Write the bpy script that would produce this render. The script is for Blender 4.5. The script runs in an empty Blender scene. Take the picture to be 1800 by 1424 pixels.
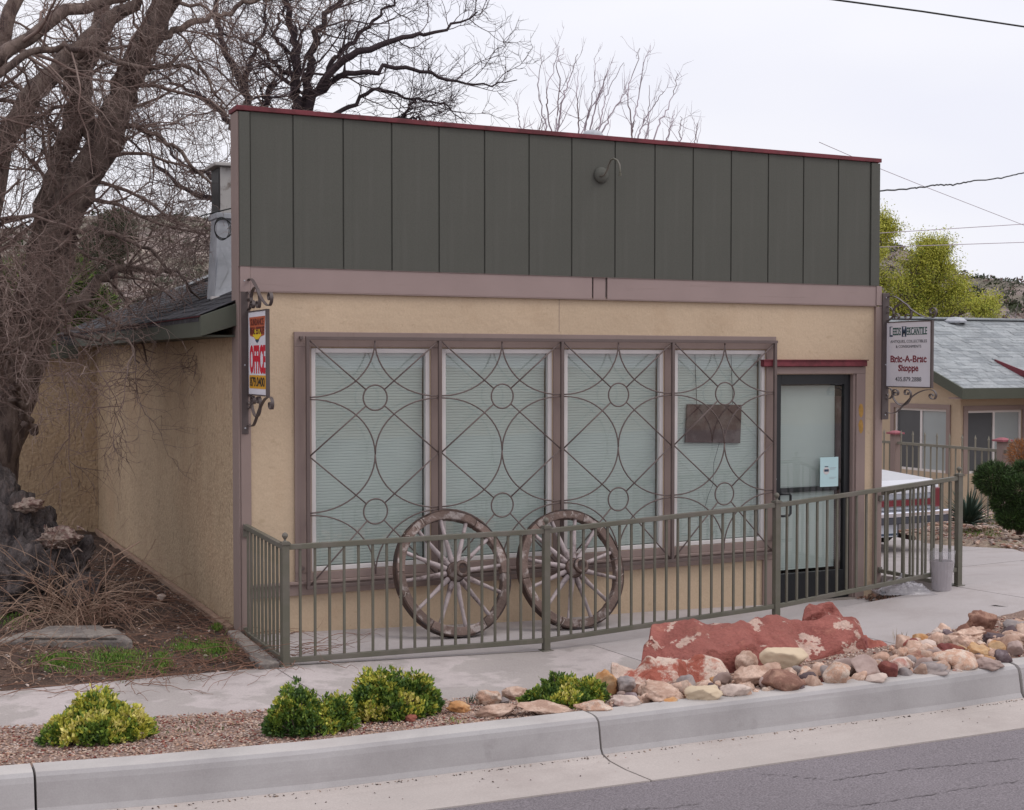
import bpy, math, random
import numpy as np
from mathutils import Vector, Matrix, noise as mn
R = math.radians
random.seed(7)
NR = np.random.RandomState(11)
S = bpy.context.scene
COL = S.collection

# ------------------------------------------------------------------ camera
CAM = Vector((-2.5555, -10.13, 2.095))
YAW, PITCH, FPX = 0.446669, -0.0311205, 2364.1
cd = bpy.data.cameras.new('camera'); cam = bpy.data.objects.new('camera', cd); COL.objects.link(cam)
cam.location = CAM; cam.rotation_euler = (math.pi/2 + PITCH, 0, -YAW)
cd.sensor_width = 36; cd.lens = FPX/1800*36; cd.clip_start = 0.1; cd.clip_end = 3000
S.camera = cam
S.render.resolution_x = 1024; S.render.resolution_y = 810
# ------------------------------------------------------------------ world (thin bright overcast)
SUN_DIR = Vector((0.62, -0.50, 0.95)).normalized()
w = bpy.data.worlds.new('World'); S.world = w; w.use_nodes = True
nt = w.node_tree; nt.nodes.clear()
wo = nt.nodes.new('ShaderNodeOutputWorld'); bg = nt.nodes.new('ShaderNodeBackground')
sky = nt.nodes.new('ShaderNodeTexSky'); sky.sky_type = 'NISHITA'; sky.sun_disc = False
sky.sun_elevation = math.asin(SUN_DIR.z); sky.sun_rotation = math.atan2(SUN_DIR.x, SUN_DIR.y)
sky.dust_density = 3
tc = nt.nodes.new('ShaderNodeTexCoord'); mp = nt.nodes.new('ShaderNodeMapping'); mp.inputs['Scale'].default_value = (1.2, 1.2, 4)
nz = nt.nodes.new('ShaderNodeTexNoise'); nz.inputs['Scale'].default_value = 1.6; nz.inputs['Detail'].default_value = 3
rp = nt.nodes.new('ShaderNodeValToRGB')
rp.color_ramp.elements[0].position = 0.35; rp.color_ramp.elements[0].color = (9.2, 9.25, 10.2, 1)
rp.color_ramp.elements[1].position = 0.68; rp.color_ramp.elements[1].color = (10.4, 10.3, 10.6, 1)
mx = nt.nodes.new('ShaderNodeMix'); mx.data_type = 'RGBA'; mx.inputs[0].default_value = 0.93
nt.links.new(tc.outputs['Generated'], mp.inputs[0]); nt.links.new(mp.outputs[0], nz.inputs[0]); nt.links.new(nz.outputs[0], rp.inputs[0])
nt.links.new(sky.outputs[0], mx.inputs[6]); nt.links.new(rp.outputs[0], mx.inputs[7])
# an overcast sky brightens from the horizon to the zenith
sx_ = nt.nodes.new('ShaderNodeSeparateXYZ'); mr = nt.nodes.new('ShaderNodeMapRange'); mr.inputs[1].default_value = .2; mr.inputs[2].default_value = 1; mr.inputs[3].default_value = 1; mr.inputs[4].default_value = 1.3
vm = nt.nodes.new('ShaderNodeVectorMath'); vm.operation = 'SCALE'
nt.links.new(tc.outputs['Generated'], sx_.inputs[0]); nt.links.new(sx_.outputs[2], mr.inputs[0]); nt.links.new(mx.outputs[2], vm.inputs[0]); nt.links.new(mr.outputs[0], vm.inputs['Scale'])
nt.links.new(vm.outputs[0], bg.inputs[0]); bg.inputs[1].default_value = 0.1
nt.links.new(bg.outputs[0], wo.inputs[0])
sd = bpy.data.lights.new('sun', 'SUN'); sd.energy = 0.9; sd.angle = R(22); sd.color = (1, 0.95, 0.88)
so = bpy.data.objects.new('sun', sd); COL.objects.link(so); so.location = (10, -10, 20)
so.rotation_euler = SUN_DIR.to_track_quat('Z', 'Y').to_euler()
vs = S.view_settings; vs.view_transform = 'Standard'; vs.look = 'None'; vs.exposure = 0.0; vs.gamma = 1; vs.use_curve_mapping = False

# ------------------------------------------------------------------ survey: a photo pixel's sight line cut with a real plane
_f = Vector((math.sin(YAW)*math.cos(PITCH), math.cos(YAW)*math.cos(PITCH), math.sin(PITCH)))
_r = Vector((math.cos(YAW), -math.sin(YAW), 0)); _u = _r.cross(_f)
def ray(px, py): return _f*FPX + _r*(px-900) - _u*(py-712)
def P(px, py, x=None, y=None, z=None, d=None):
    v = ray(px, py)
    if y is not None: t = (y-CAM.y)/v.y
    elif x is not None: t = (x-CAM.x)/v.x
    elif z is not None: t = (z-CAM.z)/v.z
    else: t = d/FPX
    return CAM + v*t
def onsurf(px, py, fn):
    z = 0.1
    for _ in range(25):
        p = P(px, py, z=z); z = 0.5*z + 0.5*fn(p.x, p.y)
    p = P(px, py, z=z); return p
def depth(p): return (Vector(p)-CAM).dot(_f)
def interp(x, xs, ys):
    return float(np.interp(x, xs, ys))

# ------------------------------------------------------------------ materials
def _n(nt, t, **k):
    n = nt.nodes.new(t)
    for a, b in k.items(): setattr(n, a, b)
    return n
def mat(name, col, rough=0.8, var=0.12, scale=3.0, col2=None, c2pos=(0.45, 0.6), c2scale=6.0, bump=0.0, bscale=40.0, stretch=(1,1,1), metal=0.0,
        spec=0.3, rnd=0.0, fine=0.0, fscale=150.0, detail=5, bdist=0.01, streak=None, layers=None, c2stretch=None):
    """col: base; var: broad value noise; col2: second colour in patches; fine: fine speckle; bump: relief; rnd: per-object value; layers: extra (colour, scale, lo, hi, amount)"""
    m = bpy.data.materials.new(name); m.use_nodes = True; nt = m.node_tree; L = nt.links.new
    b = nt.nodes['Principled BSDF']; b.inputs['Roughness'].default_value = rough; b.inputs['Metallic'].default_value = metal
    b.inputs['Specular IOR Level'].default_value = spec
    tc = _n(nt, 'ShaderNodeTexCoord'); mp = _n(nt, 'ShaderNodeMapping'); mp.inputs['Scale'].default_value = stretch
    L(tc.outputs['Object'], mp.inputs[0]); vec = mp.outputs[0]
    if rnd or True:
        oi = _n(nt, 'ShaderNodeObjectInfo')
        ad = _n(nt, 'ShaderNodeVectorMath', operation='ADD'); sc = _n(nt, 'ShaderNodeMath', operation='MULTIPLY'); sc.inputs[1].default_value = 37.0 if rnd else 0.0
        L(oi.outputs['Random'], sc.inputs[0]); L(vec, ad.inputs[0]); L(sc.outputs[0], ad.inputs[1]); vec = ad.outputs[0]
    cur = None
    base = _n(nt, 'ShaderNodeRGB'); base.outputs[0].default_value = (*col, 1); cur = base.outputs[0]
    def noise(s, d=detail, v=None, ro=0.55):
        n = _n(nt, 'ShaderNodeTexNoise'); n.inputs['Scale'].default_value = s; n.inputs['Detail'].default_value = d; n.inputs['Roughness'].default_value = ro
        L(v or vec, n.inputs['Vector']); return n.outputs[0]
    def mixc(a, bcol, fac, bt='MIX'):
        x = _n(nt, 'ShaderNodeMix', data_type='RGBA', blend_type=bt)
        L(a, x.inputs[6])
        if isinstance(bcol, tuple): x.inputs[7].default_value = (*bcol, 1)
        else: L(bcol, x.inputs[7])
        if isinstance(fac, (int, float)): x.inputs[0].default_value = fac
        else: L(fac, x.inputs[0])
        return x.outputs[2]
    def rng(a, lo, hi, t0=0, t1=1):
        x = _n(nt, 'ShaderNodeMapRange'); L(a, x.inputs[0])
        x.inputs[1].default_value = lo; x.inputs[2].default_value = hi; x.inputs[3].default_value = t0; x.inputs[4].default_value = t1
        return x.outputs[0]
    if col2 is not None:
        v = None
        if c2stretch:
            m2 = _n(nt, 'ShaderNodeMapping'); m2.inputs['Scale'].default_value = c2stretch; L(vec, m2.inputs[0]); v = m2.outputs[0]
        cur = mixc(cur, col2, rng(noise(c2scale, 6, v, 0.62), *c2pos))
    for (lc, ls, lo, hi, am) in (layers or []):
        cur = mixc(cur, lc, rng(noise(ls, 6, None, 0.65), lo, hi, 0, am))
    def mulv(cur, fac):
        x = _n(nt, 'ShaderNodeHueSaturation'); L(cur, x.inputs['Color']); L(fac, x.inputs['Value']); return x.outputs[0]
    if var: cur = mulv(cur, rng(noise(scale), 0.3, 0.7, 1-var, 1+var))
    if fine: cur = mulv(cur, rng(noise(fscale, 2), 0.3, 0.7, 1-fine, 1+fine))
    if streak:
        m3 = _n(nt, 'ShaderNodeMapping'); m3.inputs['Scale'].default_value = streak[1]; L(vec, m3.inputs[0])
        cur = mixc(cur, streak[0], rng(noise(1.0, 6, m3.outputs[0], 0.7), streak[2], streak[3], 0, streak[4]))
    if rnd: cur = mulv(cur, rng(oi.outputs['Random'], 0, 1, 1-rnd, 1+rnd))
    L(cur, b.inputs['Base Color'])
    if bump:
        bn = _n(nt, 'ShaderNodeBump'); bn.inputs['Strength'].default_value = bump; bn.inputs['Distance'].default_value = bdist
        L(noise(bscale, 6), bn.inputs['Height']); L(bn.outputs[0], b.inputs['Normal'])
    return m
def glass(name, tint, refl=1.0, rough=0.02):
    m = bpy.data.materials.new(name); m.use_nodes = True; nt = m.node_tree; nt.nodes.clear(); L = nt.links.new
    o = _n(nt, 'ShaderNodeOutputMaterial'); t = _n(nt, 'ShaderNodeBsdfTransparent'); t.inputs[0].default_value = (*tint, 1)
    g = _n(nt, 'ShaderNodeBsdfGlossy'); g.inputs['Roughness'].default_value = rough; g.inputs[0].default_value = (refl, refl, refl, 1)
    ge = _n(nt, 'ShaderNodeNewGeometry'); dp = _n(nt, 'ShaderNodeVectorMath', operation='DOT_PRODUCT'); L(ge.outputs['Incoming'], dp.inputs[0]); L(ge.outputs['Normal'], dp.inputs[1])
    def mth(op, a, b=None, c=None):
        q = _n(nt, 'ShaderNodeMath', operation=op)
        for i_, s_ in enumerate((a, b, c)):
            if s_ is None: continue
            if isinstance(s_, (int, float)): q.inputs[i_].default_value = s_
            else: L(s_, q.inputs[i_])
        return q
    f = mth('MULTIPLY_ADD', mth('POWER', mth('SUBTRACT', 1.0, mth('ABSOLUTE', dp.outputs['Value']).outputs[0]).outputs[0], 5.0).outputs[0], .92, .085)   # Schlick, both faces of the pane
    nz = _n(nt, 'ShaderNodeTexNoise'); nz.inputs['Scale'].default_value = 1.3; tc = _n(nt, 'ShaderNodeTexCoord'); L(tc.outputs['Object'], nz.inputs[0])
    bn = _n(nt, 'ShaderNodeBump'); bn.inputs['Strength'].default_value = 0.05; bn.inputs['Distance'].default_value = 0.05; L(nz.outputs[0], bn.inputs['Height']); L(bn.outputs[0], g.inputs['Normal'])
    x = _n(nt, 'ShaderNodeMixShader'); L(f.outputs[0], x.inputs[0]); L(t.outputs[0], x.inputs[1]); L(g.outputs[0], x.inputs[2]); L(x.outputs[0], o.inputs[0])
    return m

STUCCO = (0.515, 0.395, 0.28)
M = dict(
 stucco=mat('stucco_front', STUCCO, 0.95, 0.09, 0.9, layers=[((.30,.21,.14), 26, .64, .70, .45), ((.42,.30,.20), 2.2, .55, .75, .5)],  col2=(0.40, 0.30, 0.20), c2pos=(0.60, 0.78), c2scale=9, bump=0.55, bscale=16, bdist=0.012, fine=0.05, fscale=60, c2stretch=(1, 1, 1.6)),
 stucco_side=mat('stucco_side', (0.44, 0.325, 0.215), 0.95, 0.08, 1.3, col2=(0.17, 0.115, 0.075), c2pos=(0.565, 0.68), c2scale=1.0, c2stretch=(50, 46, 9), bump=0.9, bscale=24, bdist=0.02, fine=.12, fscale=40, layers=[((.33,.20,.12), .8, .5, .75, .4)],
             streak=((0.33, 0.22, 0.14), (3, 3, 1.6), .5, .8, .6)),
 trim=mat('mauve_brown_paint', (0.255, 0.19, 0.172), 0.7, 0.06, 2.5, bump=0.15, bscale=60, bdist=0.003, streak=((0.16, 0.11, 0.09), (18, 18, 1.2), .58, .8, .45)),
 fascia=mat('mauve_band_paint', (0.30, 0.225, 0.212), 0.7, 0.06, 2.0, bump=0.2, bscale=50, bdist=0.003, streak=((0.17, 0.12, 0.10), (1.5, 8, 22), .60, .8, .4)),
 green=mat('dark_green_siding_paint', (0.088, 0.088, 0.076), 0.75, 0.07, 0.9, bump=0.25, bscale=50, bdist=0.002, fine=0.07, fscale=90, streak=((0.105, 0.103, 0.092), (14, 14, .8), .5, .8, .6)),
 fasc_green=mat('green_eave_paint', (0.075, 0.08, 0.062), 0.75, 0.08, 2, bump=0.2, bscale=50, bdist=0.003),
 red=mat('dark_red_paint', (0.17, 0.035, 0.045), 0.6, 0.10, 3, bump=0.1, bscale=50, bdist=0.002, col2=(0.11, 0.025, 0.03), c2scale=8),
 white=mat('white_vinyl', (0.62, 0.58, 0.57), 0.5, 0.05, 3),
 blind=mat('pale_green_blind', (0.50, 0.52, 0.50), 0.8, 0.06, 1.3),
 black=mat('black_aluminium', (0.012, 0.013, 0.015), 0.4, 0.1, 3, spec=.5),
 dark=mat('dark_interior', (0.03, 0.028, 0.027), 0.9, 0.2, 1),
 floor_in=mat('brown_interior_floor', (0.10, 0.08, 0.065), 0.9, 0.2, 1),
 iron=mat('brown_painted_iron', (0.125, 0.092, 0.085), 0.55, 0.1, 6, bump=.1, bscale=90, bdist=.002, spec=.4),
 iron2=mat('dark_brown_iron', (0.085, 0.065, 0.063), 0.5, 0.12, 8, bump=.15, bscale=70, bdist=.002, spec=.4),
 fence=mat('olive_painted_steel', (0.112, 0.106, 0.080), 0.5, 0.08, 3, bump=.1, bscale=120, bdist=.001, spec=.45, col2=(0.14, 0.125, 0.105), c2scale=4),
 concrete=mat('sidewalk_concrete', (0.41, 0.37, 0.365), 0.95, 0.10, 0.8, col2=(0.33, 0.29, 0.28), c2pos=(.5, .72), c2scale=1.6, bump=.3, bscale=70, bdist=.004, fine=.07, fscale=120, layers=[((0.27, 0.24, 0.23), 5, .62, .78, .5)]),
 concrete_old=mat('old_sidewalk_concrete', (0.36, 0.32, 0.305), 0.95, 0.10, 1.1, col2=(0.45, 0.395, 0.385), c2pos=(.52, .56), c2scale=1.3, bump=.4, bscale=60, bdist=.006, fine=.10, fscale=90, layers=[((0.22, 0.19, 0.18), 2.5, .56, .78, .6)]),
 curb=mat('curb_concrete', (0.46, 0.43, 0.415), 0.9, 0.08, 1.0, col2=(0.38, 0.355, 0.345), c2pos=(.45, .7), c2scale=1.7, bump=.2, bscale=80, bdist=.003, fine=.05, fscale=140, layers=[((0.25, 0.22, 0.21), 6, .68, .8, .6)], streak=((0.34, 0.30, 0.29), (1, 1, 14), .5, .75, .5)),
 curb_face=mat('shade_toned_curb_face', (0.37, 0.35, 0.35), 0.9, 0.10, 1.0, col2=(0.30, 0.28, 0.28), c2pos=(.45, .7), c2scale=1.7, bump=.2, bscale=80, bdist=.003, fine=.05, fscale=140, layers=[((0.22, 0.20, 0.20), 5, .64, .8, .6)], streak=((0.29, 0.26, 0.26), (1, 1, 14), .5, .75, .5)),  # street face's overcast shade put into a darker copy of the curb colour
 gutter=mat('gutter_concrete', (0.43, 0.38, 0.355), 0.95, 0.10, 1.0, col2=(0.36, 0.31, 0.29), c2pos=(.5, .75), c2scale=1.8, bump=.3, bscale=60, bdist=.004, fine=.07, fscale=110, layers=[((0.2, 0.17, 0.16), 9, .70, .78, .6)]),
 joint=mat('joint_shadow_gap', (0.05, 0.045, 0.042), 1, 0.2, 5),
 asphalt=mat('asphalt', (0.21, 0.185, 0.198), 0.9, 0.10, 0.6, bump=.9, bscale=170, bdist=.008, fine=.35, fscale=110, layers=[((0.40, 0.38, 0.37), 75, .66, .72, .8), ((0.05, 0.045, 0.045), 55, .66, .74, .7)]),
 tar=mat('dark_crack_filler', (0.155, 0.135, 0.142), 0.8, 0.2, 5),
 soil=mat('dark_brown_soil', (0.10, 0.062, 0.047), 1, 0.25, 2.0, col2=(0.055, 0.036, 0.03), c2pos=(.45, .6), c2scale=5, bump=1, bscale=30, bdist=.03, fine=.35, fscale=60, layers=[((0.17, 0.125, 0.10), 12, .60, .72, .7)]),
 gravelbed=mat('pink_gravel_bed', (0.28, 0.19, 0.155), 1, 0.2, 3, bump=1, bscale=60, bdist=.02, fine=.35, fscale=70),
 yard=mat('dry_gravel_yard', (0.33, 0.245, 0.19), 1, 0.15, .5, col2=(0.11, 0.13, 0.05), c2pos=(.58, .72), c2scale=.9, bump=1, bscale=20, bdist=.05, fine=.3, fscale=14, layers=[((0.42, 0.34, 0.29), 6, .55, .7, .6)]),
 shingle=mat('charcoal_shingle', (0.058, 0.056, 0.064), 0.95, 0.2, 3, rnd=0, bump=.5, bscale=90, bdist=.004, fine=.35, fscale=60, col2=(0.035, .033, .036), c2scale=14),
 shingle_grey=mat('pale_grey_shingle', (0.26, 0.275, 0.285), 0.95, 0.08, 1, bump=.4, bscale=30, bdist=.01, fine=.12, fscale=20, c2stretch=(.7, .7, 3), col2=(0.33, 0.35, 0.36), c2scale=3.2),
 stucco_house=mat('tan_stucco_house', (0.44, 0.34, 0.245), 0.95, 0.07, 1.2, bump=.5, bscale=14, bdist=.015),
 galv=mat('galvanised_sheet', (0.44, 0.45, 0.48), 0.6, 0.10, 5, metal=.1, col2=(0.36, .37, .40), c2scale=7),
 cooler=mat('grey_cooler_paint', (0.42, 0.40, 0.385), 0.8, 0.15, 3, col2=(0.18, .15, .13), c2scale=9, c2pos=(.55,.7)),
 wood_old=mat('weathered_grey_wood', (0.38, 0.32, 0.32), 0.9, 0.22, 6, stretch=(1,1,1), col2=(0.12, 0.085, 0.08), c2pos=(.50, .66), c2scale=9, bump=.9, bscale=45, bdist=.006, rnd=.12),
 wood_dark=mat('dark_weathered_rim_wood', (0.15, 0.105, 0.09), 0.9, 0.25, 8, col2=(0.33, 0.28, 0.265), c2pos=(.52, .62), c2scale=11, bump=1, bscale=45, bdist=.008, rnd=.2),
 rust=mat('rusty_dark_iron', (0.075, 0.045, 0.036), 0.85, 0.25, 12, bump=.8, bscale=60, bdist=.006, col2=(0.05, 0.04, .04), c2scale=15),
 wire=mat('pale_wire', (0.50, 0.44, 0.40), 0.5, 0.1, 9, metal=.2),
 sign=mat('white_sign_board', (0.66, 0.64, 0.69), 0.5, 0.03, 4),
 ink_green=mat('dark_green_lettering', (0.018, 0.075, 0.062), 0.6, 0.05, 4),
 ink_blue=mat('dark_blue_grey_lettering', (0.05, 0.075, 0.12), 0.6, 0.05, 4),
 ink_grey=mat('grey_lettering', (0.11, 0.11, 0.12), 0.6, 0.05, 4),
 ink_maroon=mat('maroon_lettering', (0.19, 0.025, 0.04), 0.6, 0.05, 4),
 ink_red=mat('bright_red_lettering', (0.52, 0.012, 0.03), 0.6, 0.05, 4),
 ink_brown=mat('brown_lettering', (0.13, 0.03, 0.02), 0.6, 0.05, 4),
 orange=mat('orange_red_print', (0.42, 0.10, 0.045), 0.6, 0.05, 4),
 yellow=mat('ochre_yellow_print', (0.60, 0.30, 0.02), 0.6, 0.05, 4),
 yellow2=mat('yellow_print', (0.7, 0.5, 0.03), 0.6, 0.05, 4),
 ochre=mat('ochre_number_paint', (0.36, 0.20, 0.05), 0.6, 0.2, 30),
 paper=mat('pale_cyan_paper', (0.50, 0.68, 0.70), 0.8, 0.04, 4),
 plaque=mat('dark_reddish_wood', (0.085, 0.045, 0.042), 0.6, 0.3, 4, col2=(0.14, .10, .095), c2scale=6, stretch=(1, 1, 1)),
 cord=mat('dark_cord', (0.02, 0.02, 0.02), 0.6, 0.1, 3),
 bark=mat('brown_bark', (0.185, 0.138, 0.118), 0.95, 0.25, 4, stretch=(1,1,.35), col2=(0.085, 0.06, 0.054), c2pos=(.45, .6), c2scale=12, bump=1, bscale=16, bdist=.05),
 bark_black=mat('blackish_bark', (0.045, 0.032, 0.036), 0.95, 0.25, 4, bump=.8, bscale=20, bdist=.03),
 twig=mat('brown_twigs', (0.17, 0.115, 0.10), 0.9, 0.25, 1.5, col2=(0.27, 0.205, 0.18), c2scale=2.5),
 twig_dark=mat('dark_twigs', (0.085, 0.06, 0.065), 0.9, 0.2, 1.5),
 twig_pale=mat('pale_mauve_twigs', (0.36, 0.30, 0.34), 0.9, 0.15, 1.5),
 cane=mat('dry_tan_canes', (0.33, 0.225, 0.165), 0.85, 0.25, 3, col2=(0.19, .11, .08), c2scale=4),
 cane_red=mat('reddish_dry_canes', (0.215, 0.115, 0.08), 0.9, 0.25, 3),
 leaf_dark=mat('deep_green_leaf', (0.060, 0.115, 0.026), 0.55, 0.25, 9, spec=.35),
 leaf_mid=mat('mid_green_leaf', (0.17, 0.25, 0.04), 0.55, 0.2, 9, spec=.35),
 leaf_yel=mat('yellow_green_leaf', (0.50, 0.48, 0.08), 0.55, 0.18, 9, spec=.3),
 leaf_cream=mat('pale_yellow_leaf', (0.68, 0.60, 0.20), 0.55, 0.15, 9, spec=.3),
 spring=mat('spring_green_leaf', (0.42, 0.42, 0.06), 0.7, 0.22, 1.2, col2=(0.42, .44, .08), c2scale=2),
 pine=mat('dark_pine_needles', (0.045, 0.078, 0.028), 0.8, 0.35, 3),
 orangebush=mat('orange_brown_needles', (0.40, 0.17, 0.06), 0.8, 0.25, 3),
 juniper=mat('dark_olive_foliage', (0.040, 0.055, 0.022), 0.9, 0.3, 2),
 yucca=mat('blue_green_yucca_leaf', (0.055, 0.085, 0.062), 0.6, 0.2, 2),
 grass=mat('fresh_green_grass', (0.075, 0.17, 0.022), 0.8, 0.3, 3),
 grass_dry=mat('dry_grass', (0.34, 0.27, 0.15), 0.9, 0.2, 3),
 sage=mat('grey_green_scrub', (0.11, 0.115, 0.085), 0.95, 0.3, .2),
 hill=mat('grey_brown_hillside', (0.235, 0.185, 0.17), 1, 0.22, .04, col2=(0.15, 0.135, 0.10), c2pos=(.42, .62), c2scale=.12, fine=.3, fscale=.5, bump=1, bscale=.2, bdist=1.5, layers=[((0.30, 0.25, 0.21), .25, .58, .70, .7), ((0.13,.07,.07), .08, .60, .75, .6)]),
 stump=mat('dark_weathered_stump', (0.12, 0.10, 0.097), 0.95, 0.35, 9, col2=(0.16, .125, .115), c2pos=(.5,.62), c2scale=14, bump=1, bscale=26, bdist=.06, stretch=(1.6,1.6,.6), layers=[((0.025, .02, .022), 6, .5, .65, .8)]),
 stump_pale=mat('pale_broken_wood', (0.40, 0.31, 0.26), 0.95, 0.3, 12, col2=(0.17, .10, .085), c2scale=22, bump=1, bscale=40, bdist=.02),
 block=mat('grey_concrete_block', (0.26, 0.225, 0.20), 0.95, 0.2, 4, bump=.6, bscale=50, bdist=.01, fine=.2, fscale=60, col2=(.15, .13, .12), c2scale=5),
 footing=mat('tan_footing', (0.30, 0.20, 0.145), 0.95, 0.2, 5, bump=.6, bscale=40, bdist=.01, fine=.2),
 car=mat('silver_white_car_paint', (0.60, 0.60, 0.64), 0.25, 0.02, 1, spec=.6),
 car_grey=mat('grey_car_trim', (0.30, 0.31, 0.35), 0.4, 0.03, 1),
 chrome=mat('bright_chrome', (0.85, 0.85, 0.92), 0.12, 0.0, 1, metal=1.0),
 bump_dark=mat('dark_bumper_rubber', (0.06, 0.06, 0.075), 0.6, 0.05, 1),
 lamp_red=mat('red_tail_lens', (0.14, 0.008, 0.016), 0.3, 0.05, 5, spec=.6),
 tyre=mat('black_rubber', (0.015, 0.015, 0.016), 0.8, 0.1, 5),
 plate=mat('white_licence_plate', (0.6, 0.62, 0.68), 0.5, 0.03, 5),
 pane_dark=mat('dark_window_glass', (0.055, 0.06, 0.067), 0.25, 0.1, 1, spec=.6),
 pane_pale=mat('pale_curtained_glass', (0.30, 0.33, 0.335), 0.3, 0.08, 1, spec=.6),
 rail_olive=mat('grey_olive_iron', (0.20, 0.185, 0.15), 0.7, 0.1, 3),
 pink_cap=mat('pinkish_red_cap', (0.29, 0.09, 0.11), 0.7, 0.1, 3),
 bucket=mat('mauve_grey_bucket', (0.30, 0.26, 0.26), 0.7, 0.1, 3),
)
M['glass'] = glass('window_glass', (0.87, 0.92, 0.91))
M['plastic'] = mat('milky_plastic_wrap', (0.55, 0.53, 0.57), .25, .05, 5, spec=.6)
_b = M['plastic'].node_tree.nodes['Principled BSDF']; _b.inputs['Alpha'].default_value = .30

# ------------------------------------------------------------------ object helpers
WL = {}
def _link(o, parent, loc):
    COL.objects.link(o)
    if parent is not None:
        o.parent = parent; base = WL[parent.name]
        o.location = loc - base
    else: o.location = loc
    WL[o.name] = Vector(loc)
def tag(o, label=None, cat=None, group=None, kind=None):
    if label: o['label'] = label
    if cat: o['category'] = cat
    if group: o['group'] = group
    if kind: o['kind'] = kind
    return o
def thing(name, label, cat, loc=(0,0,0), group=None):
    o = bpy.data.objects.new(name, None); o.empty_display_size = .1; _link(o, None, Vector(loc)); return tag(o, label, cat, group)
def newmesh(name, v, f, mats, parent=None, loc=None, mi=None, smooth=False, bevel=0, kind=None, label=None):
    """v are world coordinates; the object's origin is put at loc (default: its parent's origin)"""
    v = np.asarray(v, float).reshape(-1, 3)
    if loc is None: loc = WL[parent.name] if parent is not None else Vector((0, 0, 0))
    loc = Vector(loc)
    me = bpy.data.meshes.new(name)
    v = v - np.array(loc)
    if isinstance(f, np.ndarray):
        k = f.shape[1]; me.vertices.add(len(v)); me.vertices.foreach_set('co', v.astype(np.float32).ravel())
        me.loops.add(f.size); me.loops.foreach_set('vertex_index', f.astype(np.int32).ravel())
        me.polygons.add(len(f)); me.polygons.foreach_set('loop_start', np.arange(0, f.size, k, dtype=np.int32))
        me.polygons.foreach_set('loop_total', np.full(len(f), k, dtype=np.int32))
        if mi is not None: me.polygons.foreach_set('material_index', np.asarray(mi, dtype=np.int32))
        me.update(calc_edges=True)
    else:
        me.from_pydata([tuple(p) for p in v], [], f)
        if mi is not None: me.polygons.foreach_set('material_index', np.asarray(mi, dtype=np.int32))
        me.update()
    for m in (mats if isinstance(mats, (list, tuple)) else [mats]): me.materials.append(M[m] if isinstance(m, str) else m)
    if smooth: me.polygons.foreach_set('use_smooth', np.ones(len(me.polygons), dtype=bool))
    o = bpy.data.objects.new(name, me); _link(o, parent, loc)
    if bevel:
        b = o.modifiers.new('bevel', 'BEVEL'); b.width = bevel; b.segments = 2; b.limit_method = 'ANGLE'
    if kind: o['kind'] = kind
    if label: o['label'] = label
    return o
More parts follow.
